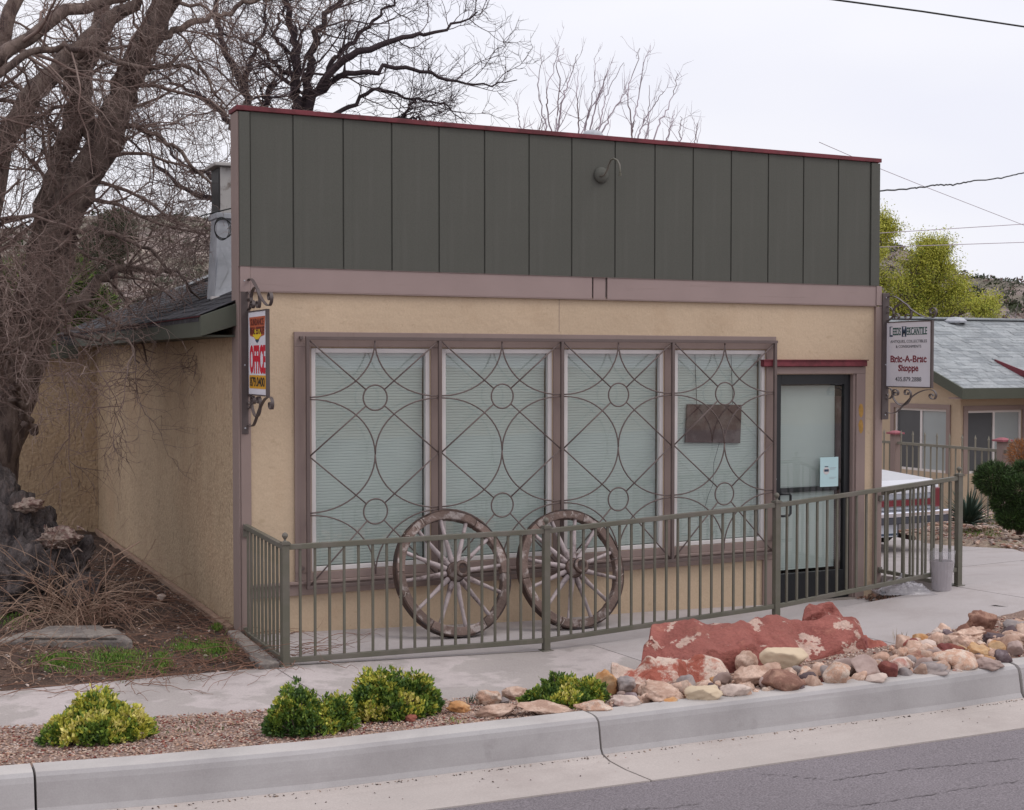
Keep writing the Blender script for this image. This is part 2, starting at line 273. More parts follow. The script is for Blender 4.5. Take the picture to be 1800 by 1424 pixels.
class MB:
    def __init__(s): s.v = []; s.f = []; s.m = []
    def add(s, v, f, m=0):
        n = len(s.v); s.v += [tuple(p) for p in v]; s.f += [tuple(i+n for i in q) for q in f]; s.m += [m]*len(f); return s
    def box(s, x0, x1, y0, y1, z0, z1, m=0):
        v = [(x, y, z) for x in (x0, x1) for y in (y0, y1) for z in (z0, z1)]
        return s.add(v, [(0,1,3,2), (4,6,7,5), (0,4,5,1), (2,3,7,6), (0,2,6,4), (1,5,7,3)], m)
    def hexa(s, b, t, m=0):      # bottom quad, top quad (both counter-clockwise from above)
        return s.add(list(b)+list(t), [(3,2,1,0), (4,5,6,7), (0,1,5,4), (1,2,6,5), (2,3,7,6), (3,0,4,7)], m)
    def tube(s, pts, r, n=8, m=0, cap=True, closed=False):
        pts = [Vector(p) for p in pts]; N = len(pts)
        rs = r if isinstance(r, (list, tuple)) else [r]*N
        t0 = (pts[1]-pts[0]).normalized(); a = Vector((0,0,1)) if abs(t0.z) < .9 else Vector((1,0,0))
        u = t0.cross(a).normalized(); vs = []
        for i, p in enumerate(pts):
            if closed: t = (pts[(i+1) % N]-pts[i-1]).normalized()
            else: t = (pts[min(i+1, N-1)]-pts[max(i-1, 0)]).normalized()
            u = (u - t*u.dot(t)); u = u.normalized() if u.length > 1e-6 else t.orthogonal().normalized()
            w_ = t.cross(u)
            for k in range(n):
                an = 2*math.pi*k/n; vs.append(p + (u*math.cos(an) + w_*math.sin(an))*rs[i])
        fs = []
        for i in range(N if closed else N-1):
            j = (i+1) % N
            for k in range(n): fs.append((i*n+k, i*n+(k+1) % n, j*n+(k+1) % n, j*n+k))
        if cap and not closed:
            fs.append(tuple(range(n-1, -1, -1))); fs.append(tuple((N-1)*n+k for k in range(n)))
        return s.add(vs, fs, m)
    def bar(s, p, q, w_, h, up=(0,0,1), m=0):   # square bar from p to q, w_ across, h along up
        p = Vector(p); q = Vector(q); t = (q-p).normalized(); up = Vector(up); side = t.cross(up).normalized(); up = side.cross(t).normalized()
        c = [side*(a*w_/2)+up*(b*h/2) for a, b in ((-1,-1), (1,-1), (1,1), (-1,1))]
        v = [p+k for k in c]+[q+k for k in c]
        return s.add(v, [(3,2,1,0), (4,5,6,7), (0,1,5,4), (1,2,6,5), (2,3,7,6), (3,0,4,7)], m)
    def lathe(s, prof, c, axis=(0,0,1), n=16, m=0):   # prof: (r, h) pairs
        ax = Vector(axis).normalized(); u = ax.orthogonal().normalized(); w_ = ax.cross(u); c = Vector(c); vs = []; fs = []
        for (r, h) in prof:
            for k in range(n):
                an = 2*math.pi*k/n; vs.append(c+ax*h+(u*math.cos(an)+w_*math.sin(an))*max(r, 1e-4))
        for i in range(len(prof)-1):
            for k in range(n): fs.append((i*n+k, i*n+(k+1) % n, (i+1)*n+(k+1) % n, (i+1)*n+k))
        fs.append(tuple(range(n-1, -1, -1))); fs.append(tuple((len(prof)-1)*n+k for k in range(n)))
        return s.add(vs, fs, m)
    def flat(s, pts, w_, th, nrm, m=0):   # flat strap of width w_ along nrm, thickness th, following pts
        nrm = Vector(nrm).normalized(); pts = [Vector(p) for p in pts]; N = len(pts); vs = []
        for i, p in enumerate(pts):
            t = (pts[min(i+1, N-1)]-pts[max(i-1, 0)]).normalized(); b = t.cross(nrm).normalized()
            for a, c in ((-1,-1), (1,-1), (1,1), (-1,1)): vs.append(p+nrm*(a*w_/2)+b*(c*th/2))
        fs = [(3,2,1,0), tuple((N-1)*4+k for k in range(4))]
        for i in range(N-1):
            for k in range(4): fs.append((i*4+k, i*4+(k+1) % 4, (i+1)*4+(k+1) % 4, (i+1)*4+k))
        return s.add(vs, fs, m)
    def build(s, name, mats, parent=None, **k):
        return newmesh(name, s.v, s.f, mats, parent, mi=s.m if isinstance(mats, (list, tuple)) else None, **k)
def box(name, m, parent, x0, x1, y0, y1, z0, z1, bevel=.003, **k):
    return MB().box(x0, x1, y0, y1, z0, z1).build(name, m, parent, bevel=bevel, **k)
def text(name, body, m, parent, origin, xdir, ydir, h, width=None, bold=0.0, th=.002, shear=0):
    """lettering on a face: origin = lower centre of the line, h = cap height, width = total width wanted"""
    cu = bpy.data.curves.new(name, 'FONT'); cu.body = body; cu.align_x = 'CENTER'; cu.size = 1; cu.offset = bold; cu.extrude = .01; cu.resolution_u = 3; cu.shear = shear
    o = bpy.data.objects.new(name, cu); COL.objects.link(o); dg = bpy.context.evaluated_depsgraph_get(); me = bpy.data.meshes.new_from_object(o.evaluated_get(dg))
    bpy.data.objects.remove(o); bpy.data.curves.remove(cu)
    n = len(me.vertices); v = np.empty(n*3); me.vertices.foreach_get('co', v); v = v.reshape(-1, 3)
    X = Vector(xdir).normalized(); Yd = Vector(ydir).normalized(); N = X.cross(Yd)
    cap = 0.70; wid = v[:, 0].max()-v[:, 0].min(); v[:, 0] -= (v[:, 0].max()+v[:, 0].min())/2
    sx = (width/wid) if width else h/cap; sy = h/cap; sz = th/.02
    w3 = np.array(origin)+v[:, 0:1]*sx*np.array(X)+v[:, 1:2]*sy*np.array(Yd)+(v[:, 2:3]+.01)*sz*np.array(N)
    fs = [tuple(p.vertices) for p in me.polygons]; bpy.data.meshes.remove(me)
    return newmesh(name, w3, fs, m, parent)
def duptree(o, d=Vector((0,0,0))):
    c = o.copy(); COL.objects.link(c); WL[c.name] = WL[o.name]+d
    if o.parent is None: c.location = o.location+d
    for ch in list(o.children):
        k = duptree(ch); k.parent = c; WL[k.name] = WL[ch.name]+d
    return c
# ------------------------------------------------------------------ lie of the land
def zwalk(x): return interp(x, [-30, -3, 0, 2.05, 4.2, 6.2, 8, 12, 30], [.15, .03, .0, -.085, -.02, .122, .15, .15, .15])     # sidewalk by the fence line
def zwalk2(x, y): return zwalk(x) + (-1.15-y)*.03
def ybed(x): return interp(x, [-30, -2, -.55, .57, 3, 4.3, 5.6, 30], [-1.0, -2.2, -2.45, -2.6, -2.6, -2.5, -2.3, -2.0])        # sidewalk's street edge
def ycurb(x): return interp(x, [-30, -2, -1.37, -.55, 1.08, 3.2, 3.9, 30], [-.8, -3.31, -3.43, -3.54, -3.71, -3.90, -3.93, -4.1])   # curb's back edge
def ztop(x): return interp(x, [-30, -2, -.55, 1.08, 3.2, 3.9, 5.5, 30], [.35, .17, .17, .195, .235, .25, .22, .22])
def zinner(x, y):  # paving between shop and fence
    zf = interp(x, [0, .4, 1.2, 2.4, 3.6, 5, 5.9, 7], [.01, 0, -.03, -.08, -.095, -.138, -.158, -.16])
    zo = interp(x, [0, 2.05, 4.2, 7], [.0, -.085, -.105, -.13])
    return zf + (zo-zf)*min(max(-y/1.1, 0), 1)
def zdrive(x, y):
    t = [-1.15, .65, 2.2, 3.8, 5.5, 12]; zs_ = [0, -.12, -.27, -.34, -.5, -1.0]
    return zwalk(min(x, 9)) + interp(y, t, zs_)
def zyard(x, y):
    a = interp(y, [-1.15, 1, 4, 8, 14, 30, 80], [.14, .0, -.13, -.45, -1.0, -1.6, -1.5])
    b = interp(x, [8, 12, 18], [0.0, -.0, -.15])
    return a + b
# --- one ground sheet out to the horizon
gx = np.concatenate([-np.geomspace(400, 12, 14), np.arange(-11, 24, 1.0), np.geomspace(26, 400, 14)])
gy = np.concatenate([-np.geomspace(400, 14, 12), np.arange(-13, 26, 1.0), np.geomspace(28, 400, 16)])
def zground(x, y):
    if y < -3.0: return -.35
    if x < 6.3: z = -.35
    else: z = zyard(x, y)-(.3 if x < 11.5 else .05) if y > -.6 else -.25
    if y > 8: z = min(z, interp(y, [8, 30, 60], [-.12, -1.5, -1.6]))
    return z
gv = [(x, y, zground(x, y)) for y in gy for x in gx]; nx = len(gx)
newmesh('ground', gv, [(j*nx+i, j*nx+i+1, (j+1)*nx+i+1, (j+1)*nx+i) for j in range(len(gy)-1) for i in range(nx-1)], 'yard', kind='structure', smooth=True)
def sheet(name, m, xs, ys, fn, z2=None, parent=None, **k):
    v = []; f = []; n = len(xs); q = len(ys)
    for j in range(q):
        for i in range(n):
            x, y = xs[i], ys[j] if not callable(ys[j]) else ys[j](xs[i]); v.append((x, y, fn(x, y)))
    f = [(j*n+i, j*n+i+1, (j+1)*n+i+1, (j+1)*n+i) for j in range(q-1) for i in range(n-1)]
    return newmesh(name, v, f, m, parent, **k)
# --- road with crown, rising towards the far side
def zbase(x): return ztop(x)-.195
def ygut(x): return ycurb(x)-.30-.40
xs = list(np.linspace(-40, 45, 120))
ys = [ygut] + [(lambda x, d=d: ygut(x)-d) for d in (.6, 1.5, 3, 5, 7, 9, 12, 20)]
def zroad(x, y):
    d = ygut(x)-y
    return zbase(min(x, 6))-.004 + interp(d, [0, 5, 12, 20], [0, .22, .20, .1])
sheet('road', 'asphalt', xs, ys, zroad, kind='structure')
cracks = [[(1330,1361),(1400,1366),(1470,1372),(1520,1363),(1600,1352),(1700,1343),(1800,1334)], [(1440,1412),(1500,1418),(1560,1409),(1640,1396),(1720,1383),(1800,1372)], [(1090,1424),(1180,1420),(1240,1412)]]
mb = MB()
for c in cracks:
    pts = []
    for a, b in zip(c, c[1:]):
        for t in np.linspace(0, 1, 14, endpoint=False):
            pts.append(onsurf(a[0]+(b[0]-a[0])*t, a[1]+(b[1]-a[1])*t+random.uniform(-1.5, 1.5), zroad))
    for a, b in zip(pts, pts[1:]):
        if random.random() < .06: continue
        wv = random.uniform(.001, .006); d = Vector((0, wv, 0)); up = Vector((0, 0, .004))
        mb.add([a-d+up, b-d+up, b+d+up, a+d+up], [(0, 1, 2, 3)])
mb.build('road_cracks', 'tar', kind='structure')
# --- gutter pan and curb in cast sections with open joints
def section(name, m, xa, xb, prof, parent, gap=.006, bevel=0):
    n = max(2, int((xb-xa)/.25)); xs_ = np.linspace(xa+gap, xb-gap, n+1); v = []; f = []; q = len(prof(0))
    for x in xs_:
        v += [(x, y, z) for y, z in prof(x)]
    for i in range(n):
        for k in range(q-1): f.append((i*q+k, i*q+k+1, (i+1)*q+k+1, (i+1)*q+k)[::-1])
    f.append(tuple(range(q))); f.append(tuple(n*q+k for k in range(q-1, -1, -1)))
    mi = None
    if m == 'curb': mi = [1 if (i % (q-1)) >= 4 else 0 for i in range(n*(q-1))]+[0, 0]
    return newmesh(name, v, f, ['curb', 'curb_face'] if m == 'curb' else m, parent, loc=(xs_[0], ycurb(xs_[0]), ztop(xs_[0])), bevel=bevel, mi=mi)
curb = thing('curb', None, None); curb['kind'] = 'structure'
def pcurb(x):
    y, z = ycurb(x), ztop(x)
    return [(y+.01, z-.35), (y+.008, z-.01), (y, z-.002), (y-.10, z-.002), (y-.135, z-.008), (y-.158, z-.024), (y-.168, z-.05), (y-.188, z-.165), (y-.205, z-.190), (y-.23, z-.35)]
def pgut(x):
    y, z = ycurb(x), zbase(x)
    return [(y-.204, z-.2), (y-.206, z+.004), (y-.28, z-.012), (y-.45, z-.012), (y-.70, z+.004), (y-.703, z-.2)]
jx = [-1.87+k*2.83 for k in range(-8, 0)]+[-1.87, .965, 3.78]
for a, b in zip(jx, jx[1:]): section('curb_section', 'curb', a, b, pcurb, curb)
# right-hand return of the curb round the bed to the driveway
def ret(name, m, parent, offs, zfun, a0, a1):
    cx, cy, rad = 3.79, ycurb(3.79)+1.75, 1.75
    v = []; f = []; n = 18; q = len(offs)
    for i in range(n+1):
        an = a0+(a1-a0)*i/n
        for (o_, zz) in offs: v.append((cx+(rad+o_)*math.sin(an), cy-(rad+o_)*math.cos(an), zfun(an)+zz))
    for i in range(n):
        for k in range(q-1): f.append((i*q+k, i*q+k+1, (i+1)*q+k+1, (i+1)*q+k)[::-1])
    f.append(tuple(range(q))); f.append(tuple(n*q+k for k in range(q-1, -1, -1)))
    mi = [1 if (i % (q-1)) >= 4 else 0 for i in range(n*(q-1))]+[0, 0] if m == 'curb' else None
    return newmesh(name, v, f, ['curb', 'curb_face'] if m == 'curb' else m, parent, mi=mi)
cp = [(-.01, -.35), (-.008, -.01), (0, -.002), (.10, -.002), (.135, -.008), (.158, -.024), (.168, -.05), (.188, -.165), (.205, -.19), (.23, -.35)]
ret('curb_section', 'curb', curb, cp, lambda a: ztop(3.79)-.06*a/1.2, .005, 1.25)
gutter = thing('gutter', None, None); gutter['kind'] = 'structure'
for a, b in zip(jx, jx[1:]): section('gutter_section', 'gutter', a, b, pgut, gutter)
newmesh('gutter_section', [(x, y, zbase(3.79)+(.0 if k == 0 else .004)) for x in (3.79, 6, 9, 45) for k, y in enumerate((ycurb(3.79)-.23, ygut(x)))], [(0, 1, 3, 2), (2, 3, 5, 4), (4, 5, 7, 6)], 'gutter', gutter)
ret('gutter_section', 'gutter', gutter, [(.18, -.2), (.202, .006), (.45, -.008), (.75, .0), (1.1, -.2)], lambda a: zbase(3.79)+.01, .0, 1.3)
newmesh('road_apron', [(6.2, -3.2, zbase(3.8)+.012), (45, -3.2, zbase(3.8)+.05), (45, -1.9, .14), (5.7, -1.95, .125), (6.1, ygut(6)+.02, zbase(3.8)-.002), (45, ygut(45)+.02, zbase(3.8)-.002)], [(0, 1, 2, 3), (4, 5, 1, 0)], 'concrete', kind='structure')
# --- sidewalk slabs
walk = thing('sidewalk', None, None); walk['kind'] = 'structure'
seams = [-16, -12, -8.5, -5.2, -2.6, -.05, 2.45, 4.26, 6.12, 8.1, 12, 20]
for a, b in zip(seams, seams[1:]):
    n = max(3, int((b-a)/.2)); xs_ = np.linspace(a+.005, b-.005, n)
    old = b < 2.5
    rows = [(-1.10, None), (-1.10, 0)] ; v = []; f = []
    q = 7
    for x in xs_:
        yb = ybed(x)-.02 if x < 6.1 else -2.1
        for k in range(q):
            t = k/(q-1); y = -1.10+(yb+1.10)*t; v.append((x, y, zwalk2(x, y)))
        v.append((x, -1.10, zwalk(x)-.3)); v.append((x, yb, zwalk2(x, yb)-.3))
    Q = q+2
    for i in range(n-1):
        for k in range(q-1): f.append((i*Q+k, (i+1)*Q+k, (i+1)*Q+k+1, i*Q+k+1)[::-1])
        f.append((i*Q+q, (i+1)*Q+q, (i+1)*Q, i*Q)[::-1]); f.append((i*Q+q-1, (i+1)*Q+q-1, (i+1)*Q+q+1, i*Q+q+1)[::-1])
    f.append((q,)+tuple(range(q))+(q+1,)); e = (n-1)*Q; f.append(tuple(reversed((e+q,)+tuple(e+k for k in range(q))+(e+q+1,))))
    newmesh('sidewalk_slab', v, f, 'concrete_old' if old else 'concrete', walk, loc=(a, -1.1, zwalk(a)))
sheet('paving', 'concrete', list(np.linspace(-.03, 6.26, 30)), [0.06, -.3, -.7, -1.094], zinner, kind='structure')
MB().hexa([(-.18, -1.16, -.2), (-.02, -1.16, -.2), (-.01, .05, -.2), (-.12, .05, -.2)], [(-.17, -1.16, .045), (-.03, -1.16, .04), (-.012, .03, .05), (-.10, .03, .055)]).build('paving_edge_curb', 'block', kind='structure', bevel=.012)
# --- driveway on the right, its slabs running back past the shop
dr = thing('driveway', None, None); dr['kind'] = 'structure'
eL = lambda y: 6.24
def eR(y): return interp(y, [-1.1, .14, .65, 1.2, 2.6, 3.8, 6, 12], [11.5, 8.45, 8.81, 9.2, 9.35, 9.65, 10.2, 11])
for (ya, yb) in ((-1.09, -.02), (0, 1.4), (1.42, 3.1), (3.12, 5), (5.02, 8), (8.02, 12)):
    for (ta, tb) in ((0, .48), (.485, 1)):
        v = []; n = 7
        for y in np.linspace(ya, yb, n):
            for t in np.linspace(ta, tb, n):
                x = eL(y)+(max(eR(y), 8.3)-eL(y))*t if y > -.02 else eL(y)+(10-eL(y))*t
                v.append((x, y, zdrive(x, y)))
        v += [(a_, b_, c_-.15) for a_, b_, c_ in v]
        N = n*n; f = [(j*n+i, j*n+i+1, (j+1)*n+i+1, (j+1)*n+i) for j in range(n-1) for i in range(n-1)]
        for i in range(n-1):
            f += [(i, N+i, N+i+1, i+1), ((n-1)*n+i, (n-1)*n+i+1, N+(n-1)*n+i+1, N+(n-1)*n+i), (i*n, (i+1)*n, N+(i+1)*n, N+i*n), (i*n+n-1, N+i*n+n-1, N+(i+1)*n+n-1, (i+1)*n+n-1)]
        newmesh('driveway_slab', v, f, 'concrete', dr, loc=(v[0][0], v[0][1], v[0][2]))
sheet('gravel_yard', 'yard', list(np.linspace(8.2, 26, 60)), list(np.linspace(-1.0, 16, 60)), lambda x, y: zyard(x, y)-.02+.02*mn.noise(Vector((x*1.3, y*1.3, 0))) - (.12 if x < eR(y)-.05 else 0), kind='structure', smooth=True)
# --- side yard of bare soil on the left
def zsoil0(x, y): return .0+.035*mn.noise(Vector((x*2, y*2, 3)))+.02*mn.noise(Vector((x*7, y*7, 3))) + (.02 if x < -.1 else 0) + interp(x, [-6, -2.5, 0], [.25, .06, 0])
def zsoil(x, y):
    t = min(max((y+1.12)/.5, 0), 1)
    return (zwalk(x)-.012)*(1-t)+t*zsoil0(x, y)
sheet('side_yard_soil', 'soil', list(np.linspace(-9, -.0, 120)), list(np.linspace(-1.12, 13, 140)), zsoil, kind='structure', smooth=True)
# --- planting bed between sidewalk and curb
def zbed(x, y):
    yb, yc = ybed(x), ycurb(x); t = min(max((y-yb)/(yc-yb+1e-6), 0), 1)
    z0 = zwalk2(x, yb)+.012; z1 = ztop(min(x, 5.6))-.025
    m_ = interp(x, [-20, 1, 2, 3.6, 5.5], [0, .0, .03, .08, .03])*math.sin(math.pi*t)
    return z0+(z1-z0)*t+m_
v = []; f = []; xs_ = np.linspace(-22, 5.7, 240); q = 14
for x in xs_:
    yc = ycurb(x) if x < 3.79 else ycurb(3.79)+1.75-math.sqrt(max(0, 1.755**2-(min(x, 5.5)-3.79)**2))
    for k in range(q):
        y = ybed(x)+(min(yc, ybed(x)-.02)+.004-ybed(x))*k/(q-1); v.append((x, y, zbed(x, y)+.012*mn.noise(Vector((x*9, y*9, 1)))))
f = [(i*q+k, i*q+k+1, (i+1)*q+k+1, (i+1)*q+k) for i in range(len(xs_)-1) for k in range(q-1)]
newmesh('planting_bed', v, f, 'gravelbed', kind='structure', smooth=True)
# ------------------------------------------------------------------ the shop
shop = thing('shop_building', 'single-storey tan stucco shop with tall dark green board false front and red cap', 'building')
# walls round the openings (windows x .56-4.87, z .46-2.215; door x 5.0-5.905)
w_ = MB()
w_.box(.07, 5.0, 0, .15, -.4, .46); w_.box(.07, .56, 0, .15, .46, 2.215); w_.box(4.87, 5.0, 0, .15, .46, 2.215)
w_.box(5.905, 6.17, 0, .15, -.4, 1.99); w_.box(5.0, 6.17, 0, .15, 1.99, 2.215); w_.box(.07, 6.17, 0, .15, 2.215, 2.66)
for a, b in ((1.555, 1.664), (2.67, 2.789), (3.776, 3.894)): w_.box(a, b, 0, .15, .46, 2.215)
w_.build('front_wall', 'stucco', shop)
MB().box(2.738, 2.7415, -.0015, .001, 2.36, 2.645).build('control_joint', 'trim', shop)
# side wall, finely subdivided with the hand-dragged stucco left slightly wavy
v = []; ny, nzz = 70, 26
for j in range(nzz):
    for i in range(ny):
        y = .19+(7.09-.19)*i/(ny-1); z = -.1+2.55*j/(nzz-1); v.append((.0+.006*mn.noise(Vector((0, y*3, z*1.2))), y, z))
f = [(j*ny+i, (j+1)*ny+i, (j+1)*ny+i+1, j*ny+i+1) for j in range(nzz-1) for i in range(ny-1)]
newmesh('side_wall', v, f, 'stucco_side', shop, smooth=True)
MB().box(.03, .15, .16, 11, -.1, 2.45).box(.03, 6.0, 10.9, 11.05, -.4, 2.45).box(6.02, 6.17, .15, 11, -.9, 2.45).box(.16, 6.0, .9, .95, -.15, 2.64).build('inner_wall', 'dark', shop)
MB().box(.16, 6.0, .16, .89, -.2, -.145).build('interior_floor', 'floor_in', shop)
MB().box(-.93, .0, 7.09, 11.0, -.1, 2.3).build('wing_wall', 'stucco_side', shop)
# low footing strip at the foot of the side wall
MB().hexa([(-.07, .2, -.05), (-.01, .2, -.05), (-.01, 7.05, -.05), (-.05, 7.05, -.05)], [(-.06, .2, .045), (-.01, .2, .05), (-.01, 7.05, .05), (-.045, 7.05, .05)]).build('wall_footing', 'footing', shop, bevel=.008)
# parapet core and its side board
MB().box(0, 6.176, 0, .19, 2.66, 4.0).build('parapet', 'green', shop)
box('parapet_side_board', 'trim', shop, -.014, -.001, -.012, .19, -.05, 4.0)
# panels: tongue of each lies over the next, a dark groove left between them
sx = [.083, .421, .825, 1.229, 1.636, 2.041, 2.449, 2.853, 3.276, 3.677, 4.073, 4.48, 4.887, 5.286, 5.69, 6.075]
for a, b in zip(sx, sx[1:]):
    mb = MB(); mb.box(a+.006, b-.006, -.010, -.0005, 2.832, 4.004)
    if a > .1: mb.box(a+.006, a+.075, -.0125, -.0105, 2.832, 3.998)
    mb.build('siding_panel', 'green', shop, loc=(a, 0, 2.832), bevel=.0015)
box('corner_board', 'green', shop, -.001, .081, -.024, -.0005, 2.832, 3.998); box('corner_board', 'green', shop, 6.077, 6.18, -.024, -.0005, 2.832, 3.998)
box('parapet_cap', 'red', shop, -.022, 6.19, -.032, .21, 4.006, 4.043, bevel=.003)
# mauve band with its spliced-in short piece
box('fascia_board', 'fascia', shop, .078, 3.045, -.024, -.0005, 2.645, 2.829); box('fascia_board', 'fascia', shop, 3.196, 6.14, -.024, -.0005, 2.645, 2.829)
box('fascia_splice', 'fascia', shop, 3.062, 3.182, -.016, -.0005, 2.645, 2.829)
box('band_lip', 'trim', shop, .078, 6.14, -.030, -.0005, 2.636, 2.6445, bevel=.002); box('band_lip', 'trim', shop, -.012, 6.18, -.030, -.0005, 2.8295, 2.8315, bevel=0)
# pilasters
box('pilaster', 'trim', shop, .0, .079, -.02, .15, -.05, 2.6355); box('pilaster_head', 'fascia', shop, .0, .0775, -.027, .15, 2.636, 2.829)
box('pilaster', 'trim', shop, 6.138, 6.225, -.03, .16, -.3, 2.6355); box('pilaster_head', 'fascia', shop, 6.1405, 6.205, -.033, .15, 2.645, 2.829)
# window surround
box('window_trim', 'trim', shop, .421, 4.98, -.022, -.0005, 2.222, 2.338)
box('window_trim', 'trim', shop, .421, .553, -.022, -.0005, .46, 2.2215); box('window_trim', 'trim', shop, 4.875, 4.98, -.022, -.0005, .46, 2.2215)
for a, b in ((1.563, 1.656), (2.678, 2.781), (3.784, 3.886)): box('mullion', 'trim', shop, a, b, -.018, -.0005, .46, 2.2215)
box('sill_ledge', 'trim', shop, .079, 4.98, -.05, -.0005, .375, .397, bevel=.004); box('sill_board', 'trim', shop, .079, 4.98, -.026, -.0005, .287, .3745)
box('apron_trim', 'trim', shop, .421, 4.98, -.018, -.0005, .3975, .4595); box('lower_trim', 'trim', shop, 4.85, 4.98, -.022, -.0005, -.16, .2865)
# four windows: frame, glass, blind of single slats
for (a, b) in ((.562, 1.555), (1.664, 2.67), (2.789, 3.776), (3.894, 4.868)):
    wd = MB(); t = .034
    wd.box(a, a+t, .0, .05, .463, 2.212).box(b-t, b, .0, .05, .463, 2.212).box(a+t, b-t, .0, .05, 2.176, 2.212).box(a+t, b-t, .0, .05, .463, .497)
    fr = wd.build('window_frame', 'white', shop, loc=(a, 0, .463), bevel=.003)
    MB().add([(a+t, .028, .497), (b-t, .028, .497), (b-t, .028, 2.176), (a+t, .028, 2.176)], [(0, 1, 2, 3)]).build('glass_pane', 'glass', fr)
    bl = MB(); z = .50
    while z < 2.165:
        c = bl.v and 0; dz = .016
        bl.add([(a+.04, .064, z), (b-.04, .064, z), (b-.04, .070, z+.0235), (a+.04, .070, z+.0235), (a+.04, .0645, z+.014), (b-.04, .0645, z+.014)], [(0, 1, 5, 4), (4, 5, 2, 3)])
        z += .0225
    b_ = bl.build('window_blind', 'blind', fr); b_['kind'] = 'stuff'
    MB().box(a+.036, b-.036, .06, .095, 2.155, 2.176).build('blind_headrail', 'white', fr)
    for q in (.25, .75):
        MB().tube([(a+(b-a)*q, .066, .5), (a+(b-a)*q, .066, 2.155)], .0015, 4).build('blind_cord', 'white', fr)
# the door
box('door_trim', 'trim', shop, 5.917, 6.024, -.022, -.0005, -.16, 1.995); box('door_trim', 'trim', shop, 4.982, 6.024, -.024, -.0005, 1.9955, 2.061)
box('door_jamb', 'trim', shop, 5.892, 5.9165, -.005, .14, -.16, 1.995); box('door_jamb', 'trim', shop, 4.981, 4.9995, -.005, .14, -.16, 1.995)
hd = MB().box(4.82, 6.015, -.055, -.0005, 2.066, 2.118).box(4.81, 6.025, -.066, -.0005, 2.1185, 2.128).box(4.827, 6.008, -.040, -.0005, 2.062, 2.0655)
hd.build('door_header', 'red', shop, bevel=.006)
dm = MB().box(5.0, 5.083, .04, .085, -.14, 1.9945).box(5.822, 5.891, .04, .085, -.14, 1.9945).box(5.083, 5.822, .04, .085, 1.895, 1.9945).box(5.083, 5.822, .04, .085, -.14, .128)
door = dm.build('door', 'black', shop, loc=(5.0, .04, -.14), bevel=.003)
MB().add([(5.083, .062, .128), (5.822, .062, .128), (5.822, .062, 1.895), (5.083, .062, 1.895)], [(0, 1, 2, 3)]).build('glass_pane', 'glass', door)
MB().tube([(5.04, .04, .88), (5.04, -.02, .885), (5.06, -.035, .887), (5.125, -.035, .886), (5.142, -.035, .87), (5.142, -.035, .70), (5.125, -.035, .685), (5.06, -.035, .682), (5.04, -.02, .682), (5.04, .04, .69)], .012, 8).build('door_handle', 'black', door, smooth=True)
MB().bar((5.085, .10, .905), (5.82, .10, .905), .03, .045).build('push_bar', 'black', door, bevel=.004)
MB().box(5.78, 5.82, .085, .12, .13, 1.78).build('inner_post', 'plaque', door)
MB().lathe([(.0, 0), (.012, .0), (.012, .01), (0, .012)], (5.02, .04, 1.02), (0, -1, 0), 10).build('door_lock', 'galv', door)
bl = MB(); z = .15
while z < 1.86:
    bl.add([(5.085, .122, z), (5.775, .122, z), (5.775, .127, z+.0235), (5.085, .127, z+.0235)], [(0, 1, 2, 3)]); z += .0225
bl.build('door_blind', 'blind', door, kind='stuff')
nt_ = thing('paper_notice', 'pale cyan paper notice with a blue and white badge taped inside the glass door', 'notice', (5.66, .056, .92))
MB().box(5.552, 5.766, .054, .0555, .924, 1.204).build('sheet', 'paper', nt_)
MB().lathe([(.036, 0), (.036, .0015)], (5.625, .054, 1.075), (0, -1, 0), 16).build('badge', 'white', nt_)
MB().box(5.600, 5.650, .050, .0522, 1.068, 1.090).box(5.605, 5.645, .050, .0522, 1.112, 1.119).build('badge_print', 'ink_blue', nt_)
MB().box(5.668, 5.74, .0525, .0535, 1.10, 1.104).box(5.668, 5.73, .0525, .0535, 1.088, 1.092).box(5.66, 5.745, .0525, .0535, 1.01, 1.013).box(5.66, 5.72, .0525, .0535, .998, 1.001).build('print_lines', 'galv', nt_)
MB().box(4.98, 5.93, -.03, .12, -.175, -.142).build('door_threshold', 'block', shop, bevel=.004)
for zc, ch in ((1.643, '2'), (1.49, '3')):
    pass
for zc, hh in ((1.640, .125), (1.489, .125)):   # two worn ochre patches on the trim where the house numbers were
    vv = [(5.9715+.030*math.cos(a)*(1+.25*mn.noise(Vector((math.cos(a)*2, math.sin(a)*2, zc)))), -.0232, zc+hh/2*math.sin(a)*(1+.3*mn.noise(Vector((math.cos(a)*3, math.sin(a)*3, zc+5))))) for a in np.linspace(0, 2*math.pi, 24, endpoint=False)]
    n = len(vv); newmesh('worn_ochre_paint', vv+[(x, -.0222, z) for x, y, z in vv], [tuple(range(n))]+[(i, (i+1) % n, n+(i+1) % n, n+i) for i in range(n)], 'ochre', shop)
